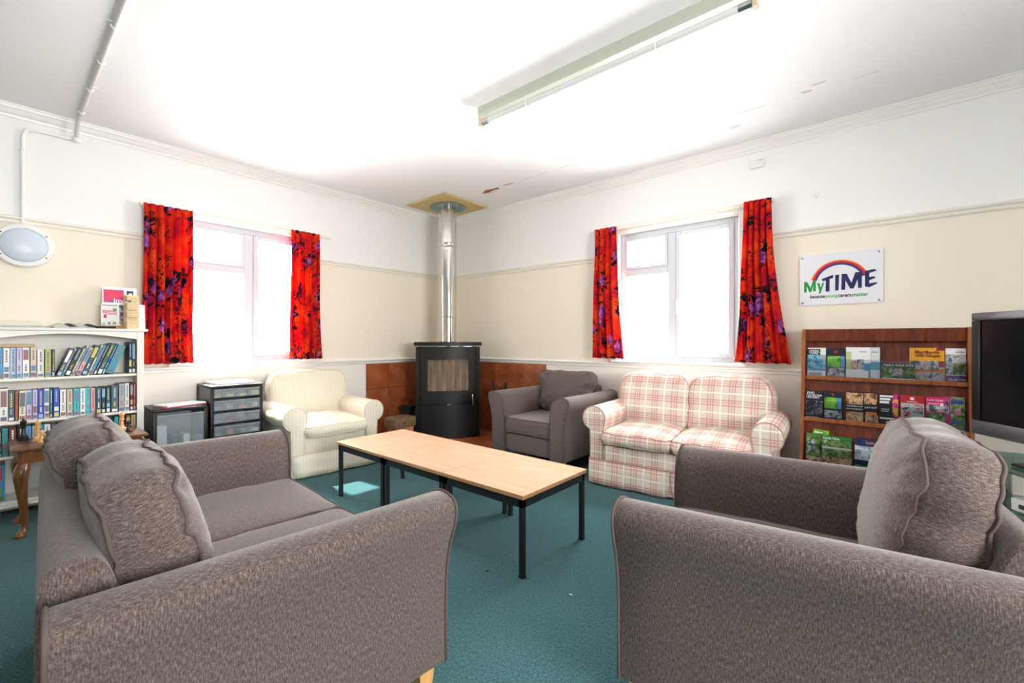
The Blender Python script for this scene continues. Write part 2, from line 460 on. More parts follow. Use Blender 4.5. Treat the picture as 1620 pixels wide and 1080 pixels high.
def text_mesh(txt, size, material, parent, M, name='lettering', bold=0.0, extrude=0.0004, align='CENTER', sx=1.0):
    cu = bpy.data.curves.new('t', 'FONT'); cu.body = txt; cu.size = size; cu.align_x = align; cu.align_y = 'CENTER'
    cu.extrude = extrude; cu.offset = bold; cu.resolution_u = 3
    to = bpy.data.objects.new('t', cu); C.objects.link(to)
    dg = bpy.context.evaluated_depsgraph_get(); dg.update()
    me = bpy.data.meshes.new_from_object(to.evaluated_get(dg)); me.name = name
    bpy.data.objects.remove(to, do_unlink=True); bpy.data.curves.remove(cu)
    me.transform(Matrix.Diagonal((sx, 1, 1, 1)))
    me.materials.clear(); me.materials.append(material)
    o = link(name, me, parent); o.matrix_local = M; return o
ORD = ['first', 'second', 'third', 'fourth', 'fifth', 'sixth', 'seventh', 'eighth', 'ninth', 'tenth', 'eleventh', 'twelfth', 'thirteenth', 'fourteenth', 'fifteenth', 'sixteenth', 'seventeenth', 'eighteenth', 'nineteenth', 'twentieth', 'twenty-first', 'twenty-second', 'twenty-third', 'twenty-fourth', 'twenty-fifth']

# ------------------------------------------------------------------ the room
RX, RY, HC, TH = 7.2, -8.6, 2.78, 0.26      # room: x 0..RX, y RY..0, ceiling height, wall thickness
def struct(name, mb, m, parent=None, label=None, **k):
    o = mb.build(name, m, parent, **k)
    if parent is None: tag(o, label, None, None, 'structure'); o['category'] = name.split('_')[0]
    return o
b = MB(); b.box(-TH, RX + TH, RY - TH, TH, -0.12, 0)
floor = struct('floor', b, CARPET, label='teal loop pile carpet covering the floor')
b = MB(); b.box(-TH, RX + TH, RY - TH, TH, HC, HC + 0.12)
ceiling = struct('ceiling', b, CEIL, label='white painted ceiling with peeling paint along a joint')
WZ0, WZ1 = 0.955, 2.225
LW = (-3.06, -1.94)      # left-wall window, y range
RW = (2.545, 3.655)      # right-wall window, x range
def wall_with_hole(axis, fixed0, fixed1, a0, a1, holes):
    b = MB()
    def put(u0, u1, z0, z1):
        if axis == 'y': b.box(fixed0, fixed1, u0, u1, z0, z1)
        else: b.box(u0, u1, fixed0, fixed1, z0, z1)
    cur = a0
    for (h0, h1, z0, z1) in holes:
        put(cur, h0, 0, HC); put(h0, h1, 0, z0); put(h0, h1, z1, HC); cur = h1
    put(cur, a1, 0, HC); return b
EW = (-4.4, -2.5, 0.95, 2.2)    # unseen window added for fill light, in the wall right of the camera
struct('wall_left', wall_with_hole('y', -TH, 0, RY - TH, TH, [(LW[0], LW[1], WZ0, WZ1)]), WALL, label='painted wall with bookcase and left window')
struct('wall_right', wall_with_hole('x', 0, TH, 0, RX + TH, [(RW[0], RW[1], WZ0, WZ1)]), WALL, label='painted wall behind the plaid sofa and leaflet rack')
struct('wall_back', wall_with_hole('x', RY - TH, RY, 0, RX + TH, []), WALL, label='painted wall behind the viewer')
struct('wall_far', wall_with_hole('y', RX, RX + TH, RY, 0, [EW]), WALL, label='painted wall beyond the television')

# rails, cornice, skirting: profiles swept along the two visible walls and the two others
def rail(name, prof, sides, label, m=TRIM, cuts=None):
    """prof: polygon of (out from wall, z)"""
    for sname, (ax, lo, hi) in sides.items():
        b = MB()
        if sname == 'left': b.prism([(p[0], p[1]) for p in prof], 'y', lo, hi)
        elif sname == 'right': b.prism([(-p[0], p[1]) for p in prof], 'x', lo, hi)
        elif sname == 'back': b.prism([(RY + p[0], p[1]) for p in prof], 'x', lo, hi)
        else: b.prism([(RX - p[0], p[1]) for p in prof], 'y', lo, hi)
        o = b.build(name % sname, m)
        tag(o, label % sname, name.split('_')[0], None, 'structure')
ALL = {'left': ('y', RY, 0), 'right': ('x', 0, RX), 'back': ('x', 0, RX), 'far': ('y', RY, 0)}
corn = [(0, HC - 0.075), (0.012, HC - 0.075), (0.016, HC - 0.062), (0.03, HC - 0.05), (0.045, HC - 0.03), (0.058, HC - 0.022), (0.062, HC - 0.010), (0.075, HC - 0.010), (0.075, HC), (0, HC)]
rail('trim_cornice_%s', corn, ALL, 'white moulded cornice along the %s wall', TRIM)
pic = [(0, 1.975), (0.012, 1.975), (0.016, 1.985), (0.016, 1.998), (0.028, 2.008), (0.03, 2.018), (0.018, 2.026), (0, 2.03)]
rail('trim_picture_rail_%s', pic, {'left': ('y', RY, LW[0] - 0.02), 'right': ('x', 0, RW[0] - 0.02), 'back': ('x', 0, RX), 'far': ('y', EW[1] + 0.02, 0)}, 'cream moulded picture rail on the %s wall', CREAMTRIM)
rail('trim_picture_rail_%s', pic, {'left': ('y', LW[1] + 0.02, 0), 'right': ('x', RW[1] + 0.02, RX)}, 'cream moulded picture rail beyond the window of the %s wall', CREAMTRIM)
dado = [(0, 0.892), (0.010, 0.892), (0.014, 0.900), (0.014, 0.912), (0.026, 0.922), (0.030, 0.934), (0.022, 0.942), (0, 0.946)]
rail('trim_dado_rail_%s', dado, {'left': ('y', RY, 0), 'right': ('x', 0, RX)}, 'white dado rail running under the window of the %s wall', TRIM)
skirt = [(0, 0), (0.018, 0), (0.018, 0.09), (0.010, 0.11), (0, 0.115)]
rail('baseboard_%s', skirt, {'left': ('y', RY, -1.30), 'right': ('x', 1.68, RX), 'back': ('x', 0, RX), 'far': ('y', RY, 0)}, 'white painted skirting board along the %s wall', TRIM)

# ---- windows -----------------------------------------------------------------
def window(name, side, a0, a1, z0, z1, mull, trans, label, wide_sill=True):
    """side 'left'|'right'|'back'|'far'; local frame: u along wall, d = depth into the wall (outwards)"""
    root = thing(name, label, 'window'); root['kind'] = 'structure'
    def B(b, u0, u1, d0, d1, zz0, zz1, r=0.006, mi=0):
        if side == 'left': b.rbox(-d1, -d0, u0, u1, zz0, zz1, r, 1, mi)
        elif side == 'right': b.rbox(u0, u1, d0, d1, zz0, zz1, r, 1, mi)
        elif side == 'back': b.rbox(u0, u1, RY - d1, RY - d0, zz0, zz1, r, 1, mi)
        else: b.rbox(RX + d0, RX + d1, u0, u1, zz0, zz1, r, 1, mi)
    F, D0, D1 = 0.055, 0.05, 0.115
    f = MB()
    B(f, a0, a0 + F, D0, D1, z0, z1); B(f, a1 - F, a1, D0, D1, z0, z1)
    B(f, a0 + F, a1 - F, D0, D1, z0, z0 + F); B(f, a0 + F, a1 - F, D0, D1, z1 - F, z1)
    f.build('window_frame', UPVC, root)
    f = MB(); B(f, mull - 0.04, mull + 0.04, D0 - 0.004, D1, z0 + F, z1 - F); f.build('mullion', UPVC, root)
    cas0, cas1 = a0 + F, mull - 0.04
    f = MB(); B(f, cas0, cas1, D0 - 0.004, D1, trans - 0.035, trans + 0.035); f.build('transom', UPVC, root)
    # opening light (upper), fixed lower, casement on the other side
    def sash(u0, u1, zz0, zz1, wd=0.045):
        s = MB()
        B(s, u0, u0 + wd, 0.035, 0.1, zz0, zz1); B(s, u1 - wd, u1, 0.035, 0.1, zz0, zz1)
        B(s, u0 + wd, u1 - wd, 0.035, 0.1, zz0, zz0 + wd); B(s, u0 + wd, u1 - wd, 0.035, 0.1, zz1 - wd, zz1)
        so = s.build('sash', UPVC, root)
        g = MB(); B(g, u0 + wd, u1 - wd, 0.066, 0.07, zz0 + wd, zz1 - wd, 0.0005); g.build('pane', GLASS, so)
        return so
    so = sash(cas0, cas1, trans + 0.035, z1 - F, 0.03)
    h = MB(); um = (cas0 + cas1) / 2
    B(h, um - 0.05, um + 0.05, 0.018, 0.035, trans + 0.04, trans + 0.058, 0.004); B(h, um - 0.02, um + 0.02, 0.01, 0.035, trans + 0.052, trans + 0.066, 0.004)
    h.build('handle', WHITEP, so)
    g = MB(); B(g, cas0, cas1, 0.066, 0.07, z0 + F, trans - 0.035, 0.0005); g.build('pane', GLASS, root)
    so = sash(mull + 0.04, a1 - F, z0 + F, z1 - F)
    h = MB(); zm = (z0 + z1) / 2 - 0.1
    B(h, mull + 0.048, mull + 0.066, 0.02, 0.035, zm - 0.03, zm + 0.05, 0.004); B(h, mull + 0.05, mull + 0.064, 0.004, 0.022, zm - 0.08, zm + 0.03, 0.005)
    h.build('handle', WHITEP, so)
    # architrave around the opening and sill board
    s = MB()
    B(s, a0 - 0.035, a0 + 0.006, -0.012, 0.052, z0 - 0.012, z1 + 0.035); B(s, a1 - 0.006, a1 + 0.035, -0.012, 0.052, z0 - 0.012, z1 + 0.035)
    B(s, a0, a1, -0.012, 0.052, z1 - 0.006, z1 + 0.035); s.build('architrave', TRIM, root)
    s = MB(); B(s, a0 - 0.06, a1 + 0.06, -0.055, 0.05, z0 - 0.012, z0 + 0.014, 0.008); s.build('window_sill', TRIM, root)
    s = MB(); B(s, a0, a1, 0.115, TH + 0.04, z0 - 0.02, z0 + 0.01, 0.004); s.build('outer_sill', UPVC, root)
    return root
window('window_1', 'left', LW[0], LW[1], WZ0, WZ1, LW[0] + 0.58, 1.82, 'white framed window between red curtains above the cream armchair')
window('window_2', 'right', RW[0], RW[1], WZ0, WZ1, RW[0] + 0.52, 1.83, 'white framed window between red curtains above the plaid sofa')
window('added_fill_window', 'far', EW[0], EW[1], EW[2], EW[3], EW[0] + 1.2, 1.82, 'unseen white framed window added for fill light in the wall right of the viewer')
zc, zh = (WZ0 + WZ1) / 2, WZ1 - WZ0
portal((-0.2, (LW[0] + LW[1]) / 2, zc), (0, R(-90), 0), zh, LW[1] - LW[0])
portal(((RW[0] + RW[1]) / 2, 0.2, zc), (R(-90), 0, 0), RW[1] - RW[0], zh)
portal((RX + 0.2, (EW[0] + EW[1]) / 2, 1.575), (0, R(90), 0), 1.35, EW[1] - EW[0])

# ---- terracotta tiles behind the stove and on the hearth ----------------------
TS = 0.298
me_t = MB(); me_t.rbox(-TS / 2 + 0.003, TS / 2 - 0.003, -0.012, 0, -TS / 2 + 0.003, TS / 2 - 0.003, 0.003, 1)
tile_me = me_t.mesh('tile', TILE)
def tile_field(name, label, M0, cols, rows, width, back=0.003):
    root = thing(name, label, 'tiled panel'); root['kind'] = 'structure'; root.matrix_world = M0
    g = MB(); g.box(0, width, -0.004, 0, 0, rows * TS); g.build('grout_bed', GROUT, root)
    for r in range(rows):
        u = 0.0
        while u < width - 0.02:
            wd = min(TS, width - u)
            o = link('tile', tile_me, root, (u + wd / 2, 0, (r + 0.5) * TS)); o.scale.x = wd / TS
            u += TS
    return root
# right wall: u runs +x, face towards -y
tile_field('trim_1', 'terracotta tile splashback right of the black stove', Matrix.Translation((0.014, -0.001, -0.006)), 6, 3, 1.64)
# left wall: u runs from the corner towards -y, face towards +x
tile_field('trim_2', 'terracotta tile splashback left of the black stove', Matrix.Translation((0.001, -0.014 - 1.25, -0.006)) @ Matrix.Rotation(R(90), 4, 'Z'), 5, 3, 1.25)
hearth = thing('hearth', 'raised terracotta tile hearth under the black stove', 'hearth', (0, 0, 0)); hearth['kind'] = 'structure'
hp = [(0.016, -0.016), (1.50, -0.016), (1.50, -0.92), (1.22, -1.24), (0.016, -1.24)]
b = MB(); b.prism(hp, 'z', 0.0, 0.028); b.build('hearth_slab', GROUT, hearth)
ft = MB(); ft.rbox(-TS / 2 + 0.003, TS / 2 - 0.003, -TS / 2 + 0.003, TS / 2 - 0.003, 0, 0.014, 0.003, 1)
ft_me = ft.mesh('tile', TILE)
for i in range(5):
    for j in range(4):
        cx, cy = 0.018 + (i + 0.5) * 0.297, -0.018 - (j + 0.5) * 0.305
        if i == 4 and j == 3: continue
        link('tile', ft_me, hearth, (cx, cy, 0.027))
b = MB(); b.prism([(1.212, -0.935), (1.495, -0.935), (1.225, -1.236), (1.212, -1.236)], 'z', 0.027, 0.041); b.build('tile', TILE, hearth)
HZ = 0.041

# ---- curtains ----------------------------------------------------------------
def curtain(name, label, side, a0, a1, zt, zb, folds, flare=0.0, seed=0):
    rnd = random.Random(seed)
    nu, nv = folds * 14, 26
    ph = [rnd.uniform(-0.5, 0.5) for _ in range(folds + 2)]
    am = [rnd.uniform(0.7, 1.25) for _ in range(folds + 2)]
    vs = []; uvs = []
    root = thing(name, label, 'curtain', group='red floral curtains at the two windows')
    cm = (a0 + a1) / 2
    for j in range(nv + 1):
        t = j / nv; z = zt + (zb - zt) * t
        arc = 0.0; pu = pd = None
        for i in range(nu + 1):
            s = i / nu; k = s * folds; ki = int(min(k, folds - 1))
            fr = k - ki
            A = (0.016 + 0.020 * min(1, t * 2.0)) * (am[ki] * (1 - fr) + am[ki + 1] * fr)
            if t < 0.07: A *= 0.75
            d = 0.088 + A * math.sin(2 * PI * k + ph[ki] * (1 - fr) + ph[ki + 1] * fr + 0.5 * math.sin(t * 3 + seed)) + 0.006 * math.sin(6 * PI * k + 1.3)
            u = a0 + (a1 - a0) * s + 0.014 * math.sin(4 * PI * k) * (0.4 + t)
            u += flare * t * t * (s - 0.35) + 0.008 * math.sin(5 * t + seed) * t
            if pu is not None: arc += math.hypot(u - pu, d - pd)
            pu, pd = u, d
            zz = z + (0.006 * math.sin(2 * PI * k) if j == nv else 0)
            vs.append((d, u, zz) if side == 'left' else (u, -d, zz)); uvs.append((arc + seed * 1.7, z))
    fs = [(j * (nu + 1) + i, j * (nu + 1) + i + 1, (j + 1) * (nu + 1) + i + 1, (j + 1) * (nu + 1) + i) for j in range(nv) for i in range(nu)]
    me = bpy.data.meshes.new('cloth'); me.from_pydata(vs, [], fs); me.materials.append(CURTAIN)
    ul = me.uv_layers.new(name='UVMap')
    for lp in me.loops: ul.data[lp.index].uv = uvs[lp.vertex_index]
    me.polygons.foreach_set('use_smooth', [True] * len(me.polygons)); me.update()
    o = link('cloth', me, root)
    md = o.modifiers.new('thick', 'SOLIDIFY'); md.thickness = 0.003
    for i in range(folds + 1):                       # one hook per fold
        u = a0 + (a1 - a0) * i / folds; h = MB()
        p = (0.049, u) if side == 'left' else (u, -0.049)
        h.tube([(p[0], p[1], zt - 0.03), (p[0], p[1], zt - 0.012)], 0.0025, 6); h.build('curtain_hook', WHITEP, root)
    return root
yl = lambda px: atx(px, 400, 0.06).y
xr = lambda px: aty(px, 400, -0.06).x
curtain('curtain', 'red floral curtain beside the bookcase, leftmost of the four curtains', 'left', yl(226), yl(303), 2.265, 0.975, 6, 0.02, 1)
curtain('curtain', 'narrow red floral curtain above the cream armchair', 'left', yl(458), yl(503), 2.265, 0.975, 5, 0.05, 2)
curtain('curtain', 'narrow red floral curtain left of the window above the plaid sofa', 'right', xr(944), xr(978), 2.285, 0.985, 4, 0.09, 3)
curtain('curtain', 'red floral curtain next to the wall sign, rightmost of the four curtains', 'right', xr(1178), xr(1222), 2.29, 0.985, 5, 0.20, 4)
def curtain_rail(label, side, a0, a1, z):
    root = thing('curtain_rail', label, 'curtain rail')
    b = MB()
    if side == 'left': b.rbox(0.028, 0.046, a0, a1, z - 0.014, z + 0.014, 0.004)
    else: b.rbox(a0, a1, -0.046, -0.028, z - 0.014, z + 0.014, 0.004)
    b.build('rail', CREAMTRIM, root)
    for k in range(5):
        u = a0 + 0.04 + (a1 - a0 - 0.08) * k / 4; b = MB()
        if side == 'left': b.rbox(0.0, 0.034, u - 0.012, u + 0.012, z - 0.01, z + 0.022, 0.003)
        else: b.rbox(u - 0.012, u + 0.012, -0.034, 0.0, z - 0.01, z + 0.022, 0.003)
        b.build('bracket', WHITEP, root)
curtain_rail('white curtain rail over the window above the cream armchair', 'left', yl(222), yl(524), 2.262)
curtain_rail('white curtain rail over the window above the plaid sofa', 'right', xr(938), xr(1226), 2.28)

# ------------------------------------------------------------------ upholstery
def rrect(u, v, w, h, r):
    """map the square (u,v in -1..1) onto a rounded rectangle"""
    m = max(abs(u), abs(v))
    if m < 1e-6: return 0.0, 0.0
    px, py = u * w / 2, v * h / 2
    ix, iy = (w / 2 - r) * m, (h / 2 - r) * m
    qx, qy = max(-ix, min(ix, px)), max(-iy, min(iy, py))
    dx, dy = px - qx, py - qy
    l2 = math.hypot(dx, dy)
    if l2 > 1e-9:
        k = max(abs(dx), abs(dy)) / l2; dx *= k; dy *= k
    return qx + dx, qy + dy
def cushion(w, h, te, puff, r=0.05, n=18, band=0.02, wob=0.0, seed=0, crown=0.0, puff2=None, wrinkle=0.0, flare=0.0):
    """box cushion lying in the (x,y) plane, thickness along z.
    returns (MB body, [loop_top, loop_bottom]) with the seam loops for the piping"""
    rnd = random.Random(seed); f1, f2, f3 = rnd.uniform(0, 6), rnd.uniform(0, 6), rnd.uniform(0, 6)
    puff2 = puff if puff2 is None else puff2
    def W(x, y, z, edge):
        # stuffed look: uneven edge, gathered band
        a = math.atan2(y / h, x / w)
        dx = wob * edge * (0.5 * math.sin(7 * a + f1) + 0.5 * math.sin(13 * a + f2))
        dz = wob * edge * (0.7 * math.sin(5 * a + f3) + 0.5 * math.sin(17 * a + f1) + 0.35 * math.sin(29 * a + f2))
        k = 1 + dx / max(w, h) * 2
        yy = y + crown * (1 - (2 * x / w) ** 2) * (1 if y > 0 else 0) * (2 * y / h)
        wr = wrinkle * edge * math.sin(x * 70 + 9 * math.sin(y * 9 + f1)) * math.sin(y * 23 + f2)
        fl_ = max(0.0, min(1.0, (y / h - 0.06) / 0.22)); x *= 1 + flare * fl_ * fl_ * (3 - 2 * fl_)
        return Vector((x * k, yy * k + wr * 0.4, z + (dz if z > 0 else -dz * 0.6) + wr))
    mb = MB(); lin = [math.sin((i / n * 2 - 1) * PI / 2) for i in range(n + 1)]
    loops = []
    for sgn, pf in ((1, puff), (-1, puff2)):
        vs = []
        for j in range(n + 1):
            for i in range(n + 1):
                u, v = lin[i], lin[j]
                x, y = rrect(u, v, w, h, r)
                m = max(abs(u), abs(v))
                bul = (1 - abs(u) ** 2.6) * (1 - abs(v) ** 2.6)
                bul = max(0, bul) ** 0.62
                vs.append(W(x, y, sgn * (te / 2 + pf * bul), m ** 3))
        fs = [(j * (n + 1) + i, j * (n + 1) + i + 1, (j + 1) * (n + 1) + i + 1, (j + 1) * (n + 1) + i) for j in range(n) for i in range(n)]
        if sgn < 0: fs = [f[::-1] for f in fs]
        mb.add(vs, fs)
        ring = [(i, 0) for i in range(n)] + [(n, j) for j in range(n)] + [(n - i, n) for i in range(n)] + [(0, n - j) for j in range(n)]
        loops.append([vs[j * (n + 1) + i] for (i, j) in ring])
    L0, L1 = loops; m = len(L0); rows = [L1]
    for t in (0.25, 0.5, 0.75):
        row = []
        for a, c in zip(L1, L0):
            p = a.lerp(c, t); o = Vector((p.x / w, p.y / h, 0))
            o = o.normalized() if o.length > 0 else o
            row.append(p + o * band * math.sin(PI * t))
        rows.append(row)
    rows.append(L0)
    vs = [p for rw in rows for p in rw]
    mb.add(vs, [(q * m + i, q * m + (i + 1) % m, (q + 1) * m + (i + 1) % m, (q + 1) * m + i) for q in range(4) for i in range(m)])
    return mb, loops
def weld(me, d=0.0004):
    bm = bmesh.new(); bm.from_mesh(me); bmesh.ops.remove_doubles(bm, verts=bm.verts[:], dist=d)
    bmesh.ops.recalc_face_normals(bm, faces=bm.faces[:]); bm.to_mesh(me); bm.free()
    me.polygons.foreach_set('use_smooth', [True] * len(me.polygons)); me.update()
def put_cushion(name, parent, fabric, pipe, M, pipe_r=0.006, pipes=True, **k):
    mb, loops = cushion(**k)
    me = mb.mesh(name, fabric, True); weld(me); box_uv(me)
    o = link(name, me, parent); o.matrix_local = M
    if pipes:
        for lp in loops:
            p = MB(); p.tube(lp, pipe_r, 6, closed=True); po = p.build('piping', pipe, o, smooth=True, ang=80)
    return o
def offset_poly(poly, d):
    out = []; n = len(poly)
    for i in range(n):
        a, b_, c = Vector(poly[i - 1]), Vector(poly[i]), Vector(poly[(i + 1) % n])
        t = (c - a); t = t.normalized() if t.length else t
        out.append((b_.x + t.y * d, b_.y - t.x * d))
    return out
def area2(poly): return sum(poly[i - 1][0] * poly[i][1] - poly[i][0] * poly[i - 1][1] for i in range(len(poly)))
def arm_mesh(poly, y0, y1, rnd=0.012, bow=0.0):
    """poly: closed (x,z) outline, extruded along y with softened ends"""
    if area2(poly) < 0: poly = poly[::-1]
    st = [(y0, -rnd), (y0 + rnd * 0.3, -rnd * 0.3), (y0 + rnd, 0)] + [(y0 + rnd + (y1 - y0 - 2 * rnd) * k / 6, 0) for k in range(1, 6)] + [(y1 - rnd, 0), (y1 - rnd * 0.3, -rnd * 0.3), (y1, -rnd)]
    mb = MB(); vs = []; n = len(poly)
    for y, d in st: vs += [(p[0], y, p[1]) for p in offset_poly(poly, d)]
    fs = [(k * n + i, k * n + (i + 1) % n, (k + 1) * n + (i + 1) % n, (k + 1) * n + i) for k in range(len(st) - 1) for i in range(n)]
    fs += [tuple(range(n))[::-1], tuple((len(st) - 1) * n + i for i in range(n))]
    mb.add(vs, fs)
    return mb, poly

def grey_seat(name, label, cat, loc, rotz, W, D, seats, seed=0, back_top=0.86, pose=None, ears=0.2):
    """scroll-free flared arm sofa / armchair in grey weave; front towards local -y"""
    t = thing(name, label, cat, loc, rotz)
    x1 = W / 2; yf, yb = -D / 2, D / 2; zb, za = 0.115, 0.668
    aw = 0.145                                             # arm thickness at the foot
    foot = x1 - 0.055                                      # outer foot line; the top flares out to x1
    inner = foot - aw
    prof = [(inner, zb), (foot, zb), (foot + 0.001, 0.26), (foot + 0.004, 0.40), (foot + 0.022, 0.50), (foot + 0.048, 0.575), (x1, 0.620), (x1 - 0.012, 0.652), (x1 - 0.055, za),
            (x1 - 0.105, 0.662), (inner + 0.035, 0.630), (inner + 0.012, 0.58), (inner, 0.50), (inner, 0.3)]
    top = catmull(prof[2:14], 4)
    prof2 = prof[:2] + top
    for s in (-1, 1):
        poly = [(p[0] * s, p[1]) for p in prof2]
        mb, pl = arm_mesh(poly, yf, yb - 0.01)
        a = mb.build('arm', FAB, t, smooth=True, uvbox=True, ang=40)
        for y in (yf + 0.004, yb - 0.014):
            p = MB(); p.tube([(q[0], y, q[1]) for q in offset_poly(pl, 0.0)], 0.005, 6, closed=True); p.build('piping', PIPE, a, smooth=True, ang=80)
    # back frame: slab with a rounded top between the arms, slightly raked
    bp = [(yb - 0.20, zb), (yb - 0.015, zb), (yb, 0.30), (yb + 0.0, 0.60), (yb - 0.008, 0.68), (yb - 0.035, 0.712), (yb - 0.075, 0.712), (yb - 0.11, 0.68), (yb - 0.15, 0.55)]
    bp = bp[:2] + catmull(bp[2:], 4)
    mb = MB(); e = 0.012; xs = [(-inner - 0.03, -e), (-inner - 0.018, 0)] + [(-inner + 2 * inner * k / 8, 0) for k in range(1, 8)] + [(inner + 0.018, 0), (inner + 0.03, -e)]
    if area2(bp) < 0: bp = bp[::-1]
    n = len(bp); vs = []
    for x, d in xs: vs += [(x, p[0], p[1]) for p in offset_poly(bp, d)]
    mb.add(vs, [(k * n + i, k * n + (i + 1) % n, (k + 1) * n + (i + 1) % n, (k + 1) * n + i) for k in range(len(xs) - 1) for i in range(n)] + [tuple(range(n))[::-1], tuple((len(xs) - 1) * n + i for i in range(n))])
    mb.build('back_frame', FAB, t, smooth=True, uvbox=True, ang=40)
    # seat base rail
    mb = MB(); mb.rbox(-inner - 0.01, inner + 0.01, yf + 0.025, yb - 0.15, zb, 0.285, 0.02, 3); mb.build('seat_base', FAB, t, smooth=True, uvbox=True)
    sw = 2 * inner / seats
    yfront = yf + 0.012; ydep = (yb - 0.19) - yfront
    for k in range(seats):
        cx = -inner + sw * (k + 0.5)
        put_cushion('seat_cushion', t, FAB, PIPE, Matrix.Translation((cx, yfront + ydep / 2, 0.365)), 0.005,
                    w=sw - 0.006, h=ydep, te=0.13, puff=0.018, puff2=0.002, r=0.03, n=16, band=0.006, wob=0.003, seed=seed + k)
        # plump back cushion standing on the seat and leaning on the frame
        dy_, dl_, dh_ = pose[k] if pose else (0, 0, 0)
        hh = back_top - 0.43 + dh_
        M = Matrix.Translation((cx, yb - 0.205 + dy_, 0.43 + hh / 2)) @ Matrix.Rotation(R(90 - 15 - dl_), 4, 'X')
        put_cushion('back_cushion', t, FAB, PIPE, M, 0.0055,
                    w=sw - (0.03 if seats == 1 else 0.012), h=hh, te=0.145, puff=0.055, puff2=0.03, r=0.085, n=30, band=0.022, wob=0.009, seed=seed + 11 + k, crown=0.02 if ears < 0.15 else -0.02, wrinkle=0.0032, flare=0.0 if seats > 1 else ears)
    for sx in (-1, 1):
        for y in (yf + 0.055, yb - 0.075):
            l = MB(); cx = sx * (foot - 0.06)
            a, bq = 0.030, 0.021
            v = [(cx + i * bq, y + j * bq, 0.0) for j in (-1, 1) for i in (-1, 1)] + [(cx + i * a, y + j * a, zb + 0.004) for j in (-1, 1) for i in (-1, 1)]
            l.add(v, [(0, 2, 3, 1), (4, 5, 7, 6), (0, 1, 5, 4), (2, 6, 7, 3), (0, 4, 6, 2), (1, 3, 7, 5)]); l.build('leg', LEGOAK, t)
    return t
grey_seat('sofa', 'grey-brown two-seat sofa with plump cushions in front of the bookcase', 'sofa', (2.735, -3.52, 0), R(177), 1.60, 0.93, 2, 3, 0.85, [(0.0, -2, -0.02), (0.035, 6, 0.0)], 0.0)
grey_seat('armchair', 'grey-brown armchair in the right foreground, its back to the television', 'armchair', (4.40, -2.305, 0), R(-83), 0.98, 0.98, 1, 21, 0.87, [(0.0, -4, 0.01)], 0.06)
grey_seat('armchair', 'grey-brown armchair standing between the black stove and the plaid sofa', 'armchair', (2.085, -0.475, 0), R(-1), 0.95, 0.86, 1, 40, 0.85)

